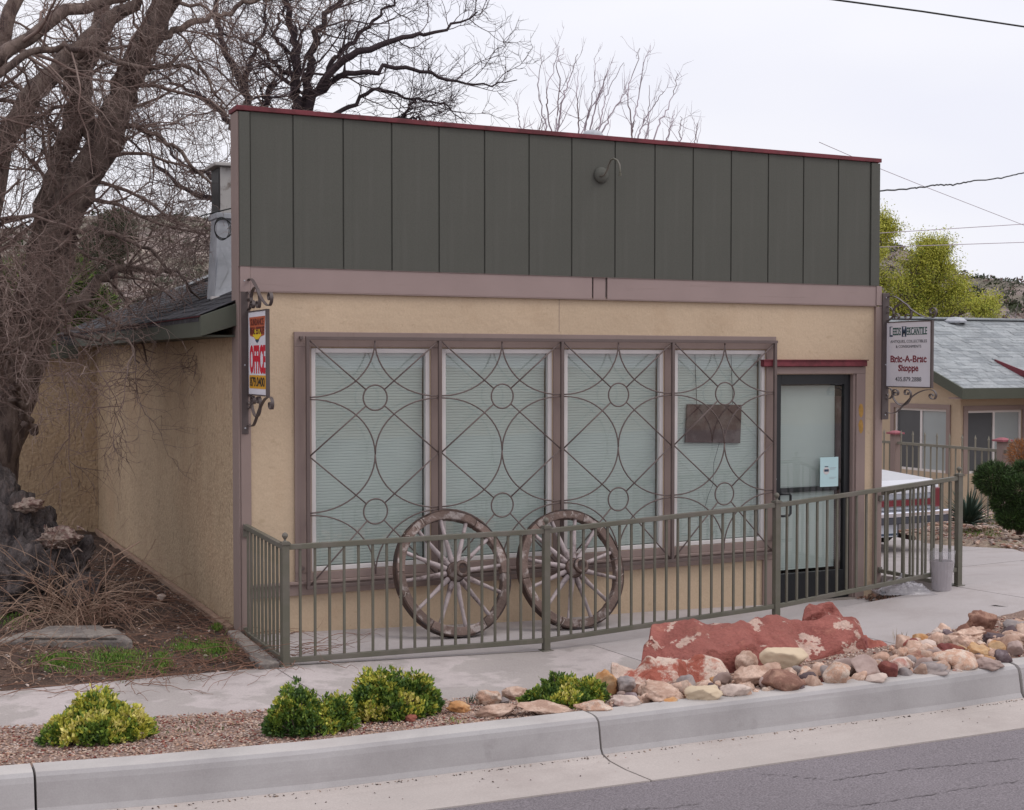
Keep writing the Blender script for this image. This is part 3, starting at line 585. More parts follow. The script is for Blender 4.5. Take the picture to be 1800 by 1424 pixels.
# roof: left slope visible, shingles in staggered courses
RS = .42
def zroof(x): return 2.463+RS*(x+.27)
rf = MB(); y0, y1 = .19, 9.2
rf.hexa([(-.27, y0, zroof(-.27)-.05), (3.09, y0, zroof(3.09)-.05), (3.09, y1, zroof(3.09)-.05), (-.27, y1, zroof(-.27)-.05)], [(-.27, y0, zroof(-.27)), (3.09, y0, zroof(3.09)), (3.09, y1, zroof(3.09)), (-.27, y1, zroof(-.27))])
rf.hexa([(3.09, y0, zroof(3.09)-.05), (6.2, y0, zroof(-.05)-.05), (6.2, y1, zroof(-.05)-.05), (3.09, y1, zroof(3.09)-.05)], [(3.09, y0, zroof(3.09)), (6.2, y0, zroof(-.05)), (6.2, y1, zroof(-.05)), (3.09, y1, zroof(3.09))])
rf.add([(-.27, .06, zroof(-.27)), (0, .06, zroof(0)), (0, .19, zroof(0)), (-.27, .19, zroof(-.27))], [(0, 1, 2, 3)])
rf.hexa([(-1.05, 7.0, 2.28), (-.20, 7.0, zroof(-.27)-.06), (-.20, 11.3, zroof(-.27)-.06), (-1.05, 11.3, 2.28)], [(-1.05, 7.0, 2.33), (-.20, 7.0, zroof(-.27)-.01), (-.20, 11.3, zroof(-.27)-.01), (-1.05, 11.3, 2.33)])
roof = rf.build('roof', 'shingle', shop)
sh = MB(); ex = .13; row = 0; s = -.29
while s < 2.6:
    yy = .20+(row % 2)*.15 if s > -.02 else .065
    while yy < 9.2:
        wd_ = random.choice((.28, .30, .31)); a, b = s, s+ex+.02
        lift = random.uniform(.006, .016); ye = min(yy+wd_-.006, 9.2)
        sh.add([(a, yy, zroof(a)+lift), (b, yy, zroof(b)+.003), (b, ye, zroof(b)+.003), (a, ye, zroof(a)+lift), (a, yy, zroof(a)), (a, ye, zroof(a))], [(0, 1, 2, 3), (0, 3, 5, 4)])
        yy += wd_
    s += ex; row += 1
sh.build('shingles', 'shingle', roof, kind='stuff')
sh = MB(); s = -1.07; row = 0
while s < -.2:
    yy = 7.0+(row % 2)*.15; zz = lambda x: 2.332+(x+1.05)*.14
    while yy < 11.3:
        sh.add([(s, yy, zz(s)+.016), (s+.15, yy, zz(s+.15)+.004), (s+.15, yy+.29, zz(s+.15)+.004), (s, yy+.29, zz(s)+.016)], [(0, 1, 2, 3)]); yy += .3
    s += .13; row += 1
sh.build('shingles', 'shingle', roof, kind='stuff')
box('eave_fascia', 'fasc_green', shop, -.268, -.235, .085, 7.0, 2.295, 2.447)
box('eave_fascia', 'fasc_green', shop, -1.07, -1.04, 7.0, 11.3, 2.15, 2.325); box('eave_fascia', 'fasc_green', shop, -1.04, -.235, 6.96, 7.0, 2.15, 2.31)
MB().hexa([(-.285, .045, 2.297), (-.0, .045, 2.385), (-.0, .084, 2.385), (-.285, .084, 2.297)], [(-.285, .045, 2.452), (-.0, .045, 2.555), (-.0, .084, 2.555), (-.285, .084, 2.452)]).build('rake_fascia', 'fasc_green', shop, bevel=.004)
box('drip_edge', 'red', shop, -.282, -.236, .085, 7.0, 2.4475, 2.461, bevel=.002)
MB().box(-.234, -.002, .085, 7.0, 2.295, 2.31).build('soffit', 'fasc_green', shop)
# dark skylight lower on the ridge side and white flashing
pA = P(300, 492, y=7.6)
MB().hexa([(1.0, 6.6, zroof(1.0)+.005), (1.6, 6.6, zroof(1.6)+.005), (1.6, 7.4, zroof(1.6)+.005), (1.0, 7.4, zroof(1.0)+.005)], [(1.0, 6.6, zroof(1.0)+.05), (1.6, 6.6, zroof(1.6)+.06), (1.6, 7.4, zroof(1.6)+.06), (1.0, 7.4, zroof(1.0)+.05)]).build('roof_hatch', 'black', shop, bevel=.005)
# ------------------------------------------------------------------ evaporative cooler
yc0 = 1.7
def cp_(px, py, y=yc0): return P(px, py, y=y)
cl = thing('rooftop_cooler', 'grey box air cooler on sheet-metal duct, just left of the false front', 'air cooler', (.3, yc0, 2.7))
A = cp_(386, 292); Cc = cp_(386, 374)
xl, xr = A.x, A.x+.62; zb_, zt_ = Cc.z, A.z
MB().box(xl+.005, xr, yc0, yc0+.30, zb_, zt_).build('cabinet', 'cooler', cl, bevel=.008)
MB().box(xl-.006, xl-.001, yc0+.01, yc0+.29, zb_+.01, zt_-.01).build('dark_opening', 'black', cl)
MB().hexa([(xl-.05, yc0-.05, zt_), (xr+.03, yc0-.05, zt_), (xr+.03, yc0+.36, zt_), (xl-.05, yc0+.36, zt_)], [(xl-.05, yc0-.05, zt_+.03), (xr+.03, yc0-.05, zt_+.03), (xr+.03, yc0+.36, zt_+.03), (xl-.05, yc0+.36, zt_+.03)]).build('lid', 'cooler', cl, bevel=.006)
MB().box(P(379, 377, y=yc0).x, xr+.02, yc0-.03, yc0+.28, zb_-.05, zb_-.001).build('tray', 'galv', cl, bevel=.005)
# creased sheet-metal base between tray and roof
b0 = cp_(376, 480, yc0-.05); b1x = xl+.75
q = [(b0.x, yc0-.08, zroof(b0.x)+.01), (b1x, yc0-.08, zroof(b1x)+.01), (b1x, yc0+.22, zroof(b1x)+.01), (b0.x, yc0+.22, zroof(b0.x)+.01)]
xt = P(382, 380, y=yc0).x
t = [(xt, yc0+.0, zb_-.051), (b1x, yc0, zb_-.051), (b1x, yc0+.24, zb_-.051), (xt, yc0+.24, zb_-.051)]
ap = cp_(384, 430, yc0-.04); fp = cp_(402, 474, yc0-.07)
mb = MB(); mb.hexa(q, t); mb.add([q[0], fp, (ap.x, ap.y-.03, ap.z)], [(0, 1, 2)])
mb.build('sheet_metal_base', 'galv', cl)
MB().box(b0.x-.04, b1x, yc0-.13, yc0-.081, zroof(b0.x)-.02, zroof(b0.x)+.02).build('base_flashing', 'white', cl)
# coiled black cable beside it
cb = thing('coiled_cable', 'loop of black cable hanging on the rooftop cooler base', 'cable', tuple(cp_(388, 405, yc0-.15)))
for k in range(3):
    c = cp_(390+k*1.5, 402, yc0-.12-.01*k); pts = [c+Vector((.065*math.cos(a)*(1+.1*k), 0, .10*math.sin(a)*(1-.08*k))) for a in np.linspace(0, 2*math.pi, 22, endpoint=False)]
    MB().tube(pts, .0038, 5, closed=True).build('coil', 'cord', cb, smooth=True)
MB().tube([cp_(352, 380, yc0-.1), cp_(375, 374, yc0-.1), cp_(408, 366, yc0-.1)], .006, 5).build('lead', 'cord', cb)
# ------------------------------------------------------------------ gooseneck lamp arm on the false front
lm = thing('wall_lamp', 'gooseneck lamp arm painted green on the siding, its shade missing', 'wall lamp', (3.134, -.012, 3.70))
MB().lathe([(.001, .0), (.066, .0), (.070, .006), (.066, .02), (.040, .032), (.012, .038), (.001, .038)], (3.134, -.0135, 3.705), (0, -1, 0), 24).build('wall_plate', 'green', lm, smooth=True)
pts = [(3.134, -.045, 3.70), (3.16, -.10, 3.695), (3.175, -.13, 3.73), (3.18, -.16, 3.80), (3.185, -.20, 3.855), (3.19, -.26, 3.873), (3.19, -.32, 3.855), (3.19, -.36, 3.80), (3.19, -.37, 3.75)]
pp = [P(px, py, y=y) for px, py, y in ((1055, 310, -.045), (1062, 308, -.08), (1067, 300, -.11), (1070, 290, -.14), (1074, 281, -.18), (1079, 279, -.22), (1085, 282, -.26), (1089, 290, -.30), (1090, 301, -.31), (1090, 306, -.31))]
MB().tube(pp, .0085, 8).build('lamp_arm', 'fence', lm, smooth=True)
MB().lathe([(.008, 0), (.013, .0), (.013, .02), (.008, .022)], pp[-1]-Vector((0, 0, .015)), (0, 0, 1), 10).build('socket_nipple', 'fence', lm)
# ------------------------------------------------------------------ small vent cowl just showing over the parapet
vc = thing('roof_vent', 'small round vent cowl just showing above the middle of the red cap', 'vent', (3.45, 2.5, 3.9))
p = P(1041, 240, y=2.5); MB().lathe([(.05, -.6), (.05, -.05), (.12, -.05), (.13, 0), (.09, .05), (.02, .07)], p, (0, 0, 1), 14).build('cowl', 'galv', vc, smooth=True)
# ------------------------------------------------------------------ wooden plaque hung inside the fourth window
pq = thing('hanging_plaque', 'dark wooden plaque hung on two cords inside the fourth window', 'plaque', (4.35, .055, 1.39))
MB().hexa([(4.037, .040, 1.385), (4.630, .040, 1.364), (4.630, .058, 1.364), (4.037, .058, 1.385)], [(4.057, .040, 1.728), (4.645, .040, 1.715), (4.645, .058, 1.715), (4.057, .058, 1.728)]).build('board', 'plaque', pq, bevel=.003)
for x, n_ in ((4.16, 1), (4.55, 2)):
    MB().tube([(x-.02, .05, 2.17), (x-.01, .05, 1.95), (x, .048, 1.72)], .003, 4).build('cord', 'cord', pq)
MB().tube([(4.40, .037, 1.38), (4.34, .037, 1.2), (4.33, .037, 1.0), (4.28, .037, .9), (4.24, .037, .78)], .0022, 4).build('cord', 'cord', pq)
# ------------------------------------------------------------------ wrought window grille
gr = thing('window_grille', 'brown wrought-iron grille of circles, diagonals and arcs covering the four windows', 'window grille', (.5, -.07, .34))
gx_ = [.510, 1.615, 2.731, 3.831, 4.930]; gz = [.365, .468, .920, 1.372, 1.822, 2.270]; GY = -.072
box('frame_bar', 'iron', gr, .495, 4.945, GY-.014, GY+.014, 2.2755, 2.302, bevel=.002); box('frame_bar', 'iron', gr, .495, 4.945, GY-.014, GY+.014, .338, .364, bevel=.002)
for x in gx_: box('frame_bar', 'iron', gr, x-.013, x+.013, GY-.014, GY+.014, .3645, 2.275, bevel=.002)
for x in (.47, 4.96, 1.9, 3.2):
    for z in (.5, 2.29): MB().box(x-.012, x+.012, GY+.0145, -.0225, z-.012, z+.012).build('standoff', 'iron', gr) if x in (.47, 4.96) else None
rr = .0062
for a, b in zip(gx_, gx_[1:]):
    a += .013; b -= .013; c = (a+b)/2; hw = (b-a)/2
    for zc in (1.822, .920):
        MB().tube([(c+.100*math.cos(t), GY, zc+.100*math.sin(t)) for t in np.linspace(0, 2*math.pi, 32, endpoint=False)], rr*1.05, 8, closed=True).build('circle', 'iron', gr, smooth=True, loc=(c, GY, zc))
        for s1 in (-1, 1):
            for s2 in (-1, 1):
                ex_, ez = c+s1*hw, zc+s2*.450
                if zc < 1 and s2 < 0: ez = .366; 
                d = Vector((ex_-c, 0, ez-zc)).normalized()
                MB().tube([Vector((c, GY, zc))+d*.102, (ex_, GY, ez)], rr, 6).build('straight_rod', 'iron', gr, smooth=True)
    def arc(x0, z0, sx_, sz_, hz, lo=0):
        pts = []
        for t in np.linspace(0, math.pi/2, 14):
            pts.append((x0+sx_*hw*math.sin(t)**.97, GY+.004, z0+sz_*hz*math.cos(t)))
        MB().tube(pts, rr, 6).build('arc_rod', 'iron', gr, smooth=True)
    for x0, s1 in ((a, 1), (b, -1)):
        arc(x0, 2.272, s1, -1, .442); arc(x0, 1.372, s1, 1, .442); arc(x0, 1.372, s1, -1, .442); arc(x0, .42, s1, 1, .492)
# ------------------------------------------------------------------ railing
fn = thing('railing', 'olive steel picket railing with ball-topped posts in front of the shop', 'railing', (.03, -1.1, 0))
px_ = [.03, 2.056, 4.19, 6.17]; pt = [.823, .827, .925, 1.075]; pb = [.035, -.005, .088, .262]; pg = [.0, -.085, -.03, .118]
for i, x in enumerate(px_):
    mb = MB().box(x-.0255, x+.0255, -1.1255, -1.0745, pg[i]-.02, pt[i]+.02).box(x-.045, x+.045, -1.145, -1.055, pg[i]-.01, pg[i]+.008)
    po = mb.build('post', 'fence', fn, loc=(x, -1.1, pg[i]), bevel=.003)
    z = pt[i]+.0205
    mb = MB().box(x-.034, x+.034, -1.134, -1.066, z, z+.01).box(x-.028, x+.028, -1.128, -1.072, z+.0101, z+.018)
    mb.lathe([(.018, .018), (.008, .028), (.008, .036), (.012, .04), (.020, .052), (.022, .062), (.018, .073), (.008, .080), (.004, .083)], (x, -1.1, z), (0, 0, 1), 14)
    mb.build('post_finial', 'fence', po, smooth=False)
def bay(pa, pb_, za, zb1, ba, bb, n, w=.038):
    pa = Vector(pa); pb_ = Vector(pb_); d = (pb_-pa); L_ = d.length; u = d/L_; nn = Vector((-u.y, u.x, 0))
    a = pa+u*.026; b = pb_-u*.026
    MB().bar((a.x, a.y, za), (b.x, b.y, zb1), w, .036).build('top_rail', 'fence', fn, bevel=.003)
    MB().bar((a.x, a.y, ba), (b.x, b.y, bb), .032, .036).build('bottom_rail', 'fence', fn, bevel=.003)
    for k in range(1, n+1):
        t = k/(n+1); p = pa+d*t; zt = za+(zb1-za)*t-.0185; zz = ba+(bb-ba)*t+.0185; s = .0082
        yaw = math.atan2(u.y, u.x); c, s_ = math.cos(yaw)*s, math.sin(yaw)*s
        q = [(p.x-c+s_, p.y-s_-c), (p.x+c+s_, p.y+s_-c), (p.x+c-s_, p.y+s_+c), (p.x-c-s_, p.y-s_+c)]
        MB().hexa([(i_[0], i_[1], zz) for i_ in q], [(i_[0], i_[1], zt) for i_ in q]).build('picket', 'fence', fn, loc=(p.x, p.y, zz))
bay((.03, -1.1, 0), (2.056, -1.1, 0), pt[0], pt[1], pb[0], pb[1], 18); bay((2.056, -1.1, 0), (4.19, -1.1, 0), pt[1], pt[2], pb[1], pb[2], 19)
bay((4.19, -1.1, 0), (6.17, -1.1, 0), pt[2], pt[3], pb[2], pb[3], 18)
bay((.03, -.02+.026, 0), (.03, -1.1, 0), .85, pt[0], .035, pb[0], 10)
bay((6.21, -.03, 0), (6.17, -1.1, 0), .845, pt[3]-.0, .10, .11, 9, .03)
for (x, y, z) in ((.03, -.025, .80), (.03, -.025, .05), (6.205, -.036, .80), (6.205, -.036, .11)): MB().box(x-.02, x+.02, y-.012, y+.004, z-.03, z+.025).build('wall_bracket', 'fence', fn, bevel=.002)
# ------------------------------------------------------------------ wagon wheels
def wagon_wheel(label, bottom, top, yawdeg, rad, woodm, rimm, seed, hubr=.078, rot=0.0):
    rg = random.Random(seed); b = Vector(bottom); t = Vector(top); up = (t-b).normalized(); c = b+up*rad
    ux = Vector((math.cos(R(yawdeg)), math.sin(R(yawdeg)), 0)); ux = (ux-up*ux.dot(up)).normalized(); nn = ux.cross(up)   # nn looks to the street
    if nn.y > 0: nn = -nn
    th = thing('wagon_wheel', label, 'wagon wheel', b, 'wagon wheels leaning on the window grille')
    def pt(r, a, h=0): return c+(ux*math.cos(a)+up*math.sin(a))*r+nn*h
    # felloes: six curved pieces of rim
    nf = 6; w2 = .030; ri, ro = rad-.076, rad-.010
    for k in range(nf):
        a0 = 2*math.pi*k/nf+.10+rot; a1 = a0+2*math.pi/nf-.012; v = []; f = []; n = 22
        for i in range(n+1):
            a = a0+(a1-a0)*i/n
            for (r, h) in ((ri, -w2), (ri, w2), (ri+.008, w2+.004), (ro-.004, w2+.003), (ro, w2-.002), (ro, -w2)):
                e = .0045*mn.noise(Vector((a*5+seed, r*30, h*30)))+.002*mn.noise(Vector((a*22+seed, r*60, h*60))); v.append(pt(r+e, a, h+e))
        for i in range(n):
            for q in range(6): f.append((i*6+q, i*6+(q+1) % 6, (i+1)*6+(q+1) % 6, (i+1)*6+q))
        f += [tuple(range(6)), tuple(n*6+q for q in range(5, -1, -1))]
        newmesh('rim_segment', v, f, rimm, th, loc=pt(rad, (a0+a1)/2), smooth=False)
    v = []; f = []; n = 96
    for i in range(n):
        a = 2*math.pi*i/n
        for (r, h) in ((ro+.001, -.034), (ro+.001, .033), (ro+.010, .033), (ro+.010, -.034)): v.append(pt(r+.0015*mn.noise(Vector((a*6, seed, 0))), a, h))
    for i in range(n):
        j = (i+1) % n
        for q in range(4): f.append((i*4+q, i*4+(q+1) % 4, j*4+(q+1) % 4, j*4+q))
    newmesh('iron_tyre', v, f, 'rust', th)
    for k in range(12):
        a = 2*math.pi*(k+.5)/12+rot+rg.uniform(-.02, .02); d = (ux*math.cos(a)+up*math.sin(a)); tg = nn.cross(d)
        pr = [(hubr-.01, .021, .0), (hubr+.04, .023, .0), (hubr+.10, .019, 0), (rad-.18, .0145, 0), (rad-.10, .0155, 0), (ri+.004, .0165, 0)]
        v = []; f = []
        for i, (r, w, _) in enumerate(pr):
            dish = .03*(1-(r/rad))
            for q in range(8):
                an = q*math.pi/4+.39; e = 1+.12*mn.noise(Vector((k*3, i*2, q+seed)))
                v.append(c+d*r+tg*math.cos(an)*w*e+nn*(math.sin(an)*w*1.25*e+dish))
        for i in range(len(pr)-1):
            for q in range(8): f.append((i*8+q, i*8+(q+1) % 8, (i+1)*8+(q+1) % 8, (i+1)*8+q))
        newmesh('spoke', v, f, woodm, th, loc=c+d*rad*.5, smooth=True)
    hub = MB(); h0 = -.09
    hub.lathe([(.035, -.10), (hubr*.8, -.10), (hubr*.95, -.05), (hubr, -.04), (hubr*1.02, .04), (hubr*.96, .05), (hubr*.86, .10), (hubr*.80, .15), (hubr*.80, .175), (hubr*.62, .18), (.046, .182), (.040, .17), (.038, .02), (.001, .02)], c, nn, 28)
    hb = hub.build('hub', rimm, th, smooth=True)
    for h, r in ((-.045, hubr*1.0), (.045, hubr*1.0), (.16, hubr*.81)):
        MB().lathe([(r, -.010), (r+.005, -.008), (r+.005, .008), (r, .010)], c+nn*h, nn, 28).build('hub_band', 'rust', hb)
    for k in range(7):     # loops of wire that tie the rim pieces together
        a = rg.uniform(0, 2*math.pi); pts = []
        for i in range(16):
            q = 2*math.pi*i/16; pts.append(pt(rad-.035+.042*math.cos(q), a+.01*rg.uniform(-1, 1)*3, .04*math.sin(q)))
        MB().tube(pts, .0022, 5, closed=True).build('tie_wire', 'wire', th, smooth=True)
    return th
w1 = wagon_wheel('larger weathered wagon wheel with pale spokes, left of the pair leaning on the window grille', (1.54, -.52, -.045), (1.70, -.135, .95), 6, .512, 'wood_old', 'wood_dark', 3, .078, .0)
w2 = wagon_wheel('darker wagon wheel right of the pair, behind the second railing post', (2.64, -.47, -.085), (2.75, -.13, .92), 4, .500, 'wood_old', 'wood_dark', 8, .078, .13)
# ------------------------------------------------------------------ hanging signs on scroll brackets
def spiral(c, r0, a0, turns, shrink, n=26):
    return [(c[0]+r0*(1-shrink*i/n)*math.cos(a0+turns*2*math.pi*i/n), c[1]+r0*(1-shrink*i/n)*math.sin(a0+turns*2*math.pi*i/n)) for i in range(n+1)]
def smooth_path(p, k=6):
    out = []; P_ = [p[0]]+list(p)+[p[-1]]
    for i in range(1, len(P_)-2):
        a, b, c, d = [np.array(q, float) for q in P_[i-1:i+3]]
        for t in np.linspace(0, 1, k, endpoint=False): out.append(tuple(.5*((2*b)+(-a+c)*t+(2*a-5*b+4*c-d)*t*t+(-a+3*b-3*c+d)*t**3)))
    return out+[tuple(p[-1])]
def U(X, Y): return (.02+.00131*(X-195), 2.49-.000934*(Y-395))
def sign_bracket(th, x, yw, platex, m='iron2'):
    """scrolls in the plane x = const; u runs out from the wall towards the street"""
    def to(p): return [(x, yw-u, v) for u, v in p]
    top = [U(*q) for q in ((214, 300), (205, 288), (196, 300), (208, 318), (232, 300), (228, 262), (196, 245), (160, 268), (150, 310), (140, 345))]
    big = [U(*q) for q in ((120, 300), (135, 345), (180, 385), (232, 370), (266, 320), (250, 265), (205, 238), (165, 262), (168, 300), (195, 312), (210, 292))]
    arch = [U(*q) for q in ((122, 290), (135, 215), (175, 160), (235, 135), (295, 150), (370, 205), (450, 280), (540, 340), (620, 372), (675, 365), (700, 325), (690, 285), (660, 275), (638, 295), (645, 325), (668, 330), (675, 312))]
    mid = [U(*q) for q in ((305, 350), (285, 335), (275, 352), (300, 375), (325, 350), (305, 315), (272, 320), (262, 290), (290, 240), (345, 212), (400, 225), (440, 280), (450, 335), (435, 375), (405, 375), (388, 350), (400, 325), (425, 335))]
    for nm, p in (('scroll', big), ('arch_scroll', arch), ('scroll', mid)):
        MB().flat(to(smooth_path(p)), .024, .0055, (1, 0, 0)).build(nm, m, th, smooth=False)
    def Ub(X, Y): return (.02+.00131*(X-195), 1.855-.000934*(Y-1075))
    big = [Ub(*q) for q in ((215, 1150), (205, 1135), (190, 1150), (200, 1180), (235, 1180), (262, 1135), (245, 1085), (195, 1078), (150, 1095), (128, 1150), (140, 1240), (180, 1305), (240, 1330), (310, 1310), (390, 1230), (470, 1150), (550, 1100), (630, 1080), (685, 1090), (705, 1130), (690, 1170), (655, 1165), (640, 1135), (662, 1120), (680, 1140))]
    mid = [Ub(*q) for q in ((305, 1125), (290, 1110), (275, 1125), (285, 1145), (315, 1140), (320, 1105), (290, 1085), (262, 1110), (270, 1170), (310, 1225), (365, 1247), (415, 1225), (448, 1170), (450, 1115), (425, 1085), (392, 1095), (392, 1130), (420, 1135), (425, 1112))]
    MB().flat(to(smooth_path(big)), .024, .0055, (1, 0, 0)).build('scroll', m, th); MB().flat(to(smooth_path(mid)), .024, .0055, (1, 0, 0)).build('scroll', m, th)
    box('wall_plate', m, th, *platex, 1.555, 2.765, bevel=.003)
    for z in (1.60, 2.72, 2.08): MB().lathe([(.001, 0), (.007, 0), (.006, .004), (.001, .005)], ((platex[0]+platex[1])/2, platex[2], z), (0, -1, 0), 8).build('screw', 'galv', th)
def sign_panel(th, x, y0, y1, z0, z1, m='iron2'):
    box('sign_board', 'sign', th, x-.006, x+.006, y1, y0, z0, z1, bevel=.001)
    MB().box(x-.011, x+.011, y0+.0002, y0+.010, z0-.010, z1+.010).box(x-.014, x+.014, y1-.018, y1-.0002, z0-.010, z1+.010).box(x-.011, x+.011, y1, y0, z1+.0002, z1+.010).box(x-.011, x+.011, y1, y0, z0-.010, z0-.0002).build('sign_frame', m, th, bevel=.002)
# left: real-estate office sign
sl = thing('office_sign', 'white, red and yellow OFFICE sign on a scroll bracket at the shop left corner', 'hanging sign', (.04, -.03, 1.55))
X0 = .062; sign_bracket(sl, X0, -.0, (.006, .058, -.026, -.0205)); sign_panel(sl, X0, -.045, -.555, 1.862, 2.478)
fx = X0-.0063
def tx(body, m, u, z, h, width, bold=0., th=sl, x=fx): text('lettering', body, m, th, (x, u, z), (0, -1, 0), (0, 0, 1), h, width, bold)
MB().add([(fx-.0008, -.075, 2.44), (fx-.0008, -.525, 2.44), (fx-.0008, -.50, 2.30), (fx-.0008, -.40, 2.29), (fx-.0008, -.30, 2.25), (fx-.0008, -.20, 2.29), (fx-.0008, -.10, 2.30), (fx-.0002, -.075, 2.44), (fx-.0002, -.525, 2.44), (fx-.0002, -.50, 2.30), (fx-.0002, -.40, 2.29), (fx-.0002, -.30, 2.25), (fx-.0002, -.20, 2.29), (fx-.0002, -.10, 2.30)], [tuple(range(6, -1, -1))]+[(i, (i+1) % 7, 7+(i+1) % 7, 7+i) for i in range(7)]).build('red_badge', 'orange', sl)
MB().add([(fx-.0016, -.22, 2.345), (fx-.0016, -.38, 2.345), (fx-.0016, -.42, 2.30), (fx-.0016, -.30, 2.262), (fx-.0016, -.18, 2.30)], [(4, 3, 2, 1, 0)]).build('yellow_badge', 'yellow2', sl)
MB().add([(fx-.0016, -.25, 2.272), (fx-.0016, -.35, 2.272), (fx-.0016, -.35, 2.262), (fx-.0016, -.30, 2.243), (fx-.0016, -.25, 2.262)], [(4, 3, 2, 1, 0)]).build('badge_tip', 'ink_blue', sl)
tx('SUNDANCE', 'ink_brown', -.30, 2.378, .048, .37, .02, x=fx-.001); tx('REAL ESTATE', 'ink_brown', -.30, 2.312, .052, .40, .02, x=fx-.002)
tx('OFFICE', 'ink_red', -.305, 2.028, .195, .44, .035)
MB().add([(fx-.0008, -.07, 2.005), (fx-.0008, -.53, 2.005), (fx-.0008, -.53, 1.905), (fx-.0008, -.07, 1.905), (fx-.0001, -.07, 2.005), (fx-.0001, -.53, 2.005), (fx-.0001, -.53, 1.905), (fx-.0001, -.07, 1.905)], [(3, 2, 1, 0), (0, 1, 5, 4), (1, 2, 6, 5), (2, 3, 7, 6), (3, 0, 4, 7)]).build('yellow_band', 'yellow', sl)
tx('879.0400', 'cord', -.30, 1.923, .068, .41, .012, x=fx-.001)
# right: mercantile sign
sr = thing('mercantile_sign', 'white LEEDS MERCANTILE sign on a scroll bracket at the right corner of the shop', 'hanging sign', (6.2, -.03, 1.55))
X1 = 6.262; sign_bracket(sr, X1, -.02, (6.205, 6.285, -.047, -.031)); sign_panel(sr, X1, -.045, -.640, 1.875, 2.480)
gx1 = X1-.0063
def tr(body, m, u, z, h, width, bold=0.): text('lettering', body, m, sr, (gx1, u, z), (0, -1, 0), (0, 0, 1), h, width, bold)
def serifs(u0, u1, z, h, n, m):
    mb = MB()
    for k in range(n):
        u = u0+(u1-u0)*(k+.5)/n
        for zz in (z, z+h): mb.box(gx1-.0018, gx1-.0002, u-abs(u1-u0)/n*.42, u+abs(u1-u0)/n*.42, zz-.0028, zz+.0028)
    mb.build('letter_serifs', m, sr)
tr('L', 'ink_blue', -.108, 2.348, .094, .042, .012); tr('EEDS', 'ink_green', -.187, 2.362, .066, .108, .012)
tr('M', 'ink_blue', -.285, 2.345, .096, .060, .014); tr('ERCANTILE', 'ink_green', -.455, 2.362, .066, .270, .012)
serifs(-.13, -.243, 2.363, .064, 4, 'ink_green'); serifs(-.322, -.59, 2.363, .064, 9, 'ink_green'); serifs(-.087, -.13, 2.350, .09, 1, 'ink_blue'); serifs(-.257, -.315, 2.348, .09, 2, 'ink_blue')
tr('ANTIQUES, COLLECTIBLES', 'ink_grey', -.345, 2.288, .026, .49, .0); tr('& CONSIGNMENTS', 'ink_grey', -.345, 2.240, .025, .34, .0)
tr('Bric-A-Brac', 'ink_maroon', -.345, 2.105, .062, .485, .020); tr('Shoppe', 'ink_maroon', -.345, 2.022, .058, .27, .020)
tr('435.879.2888', 'ink_grey', -.345, 1.925, .040, .35, .004)
def diamonds(word_u0, word_u1, z0, z1, n):   # the pen-cut diamonds of the black-letter lines
    mb = MB()
    for k in range(n):
        u = word_u0+(word_u1-word_u0)*(k+.5)/n
        for zz in (z0, z1):
            mb.add([(gx1-.0022, u-.007, zz), (gx1-.0022, u, zz+.008), (gx1-.0022, u+.007, zz), (gx1-.0022, u, zz-.008)], [(0, 1, 2, 3)])
    mb.build('letter_serifs', 'ink_maroon', sr)
diamonds(-.14, -.27, 2.106, 2.148, 4); diamonds(-.46, -.585, 2.106, 2.148, 4); diamonds(-.215, -.48, 2.024, 2.062, 8)
# ------------------------------------------------------------------ rocks
def rock_mesh(seed, dims, sub=3, facets=7, rough=.10, flat=.0):
    import bmesh
    bm = bmesh.new(); bmesh.ops.create_icosphere(bm, subdivisions=sub, radius=1.0); rg = random.Random(seed); off = Vector((seed*3.7, seed*1.3, seed*.7))
    planes = [(Vector((rg.gauss(0, 1), rg.gauss(0, 1), rg.gauss(0, .8))).normalized(), rg.uniform(.55, .86)) for _ in range(facets)]
    for v in bm.verts:
        p = v.co.copy(); p *= 1+.22*mn.noise(p*1.1+off)
        for n, d in planes:
            k = p.dot(n)
            if k > d: p -= n*(k-d)*.92
        p *= 1+rough*mn.noise(p*3+off)+rough*.5*mn.noise(p*7+off)+rough*.25*mn.noise(p*16+off)
        if sub > 4: p *= 1+rough*.22*mn.noise(p*19+off)+rough*.12*mn.noise(p*40+off)
        v.co = Vector((p.x*dims[0], p.y*dims[1], p.z*dims[2]))
    v = [tuple(q.co) for q in bm.verts]; f = [tuple(a.index for a in q.verts) for q in bm.faces]; bm.free(); return np.array(v), f
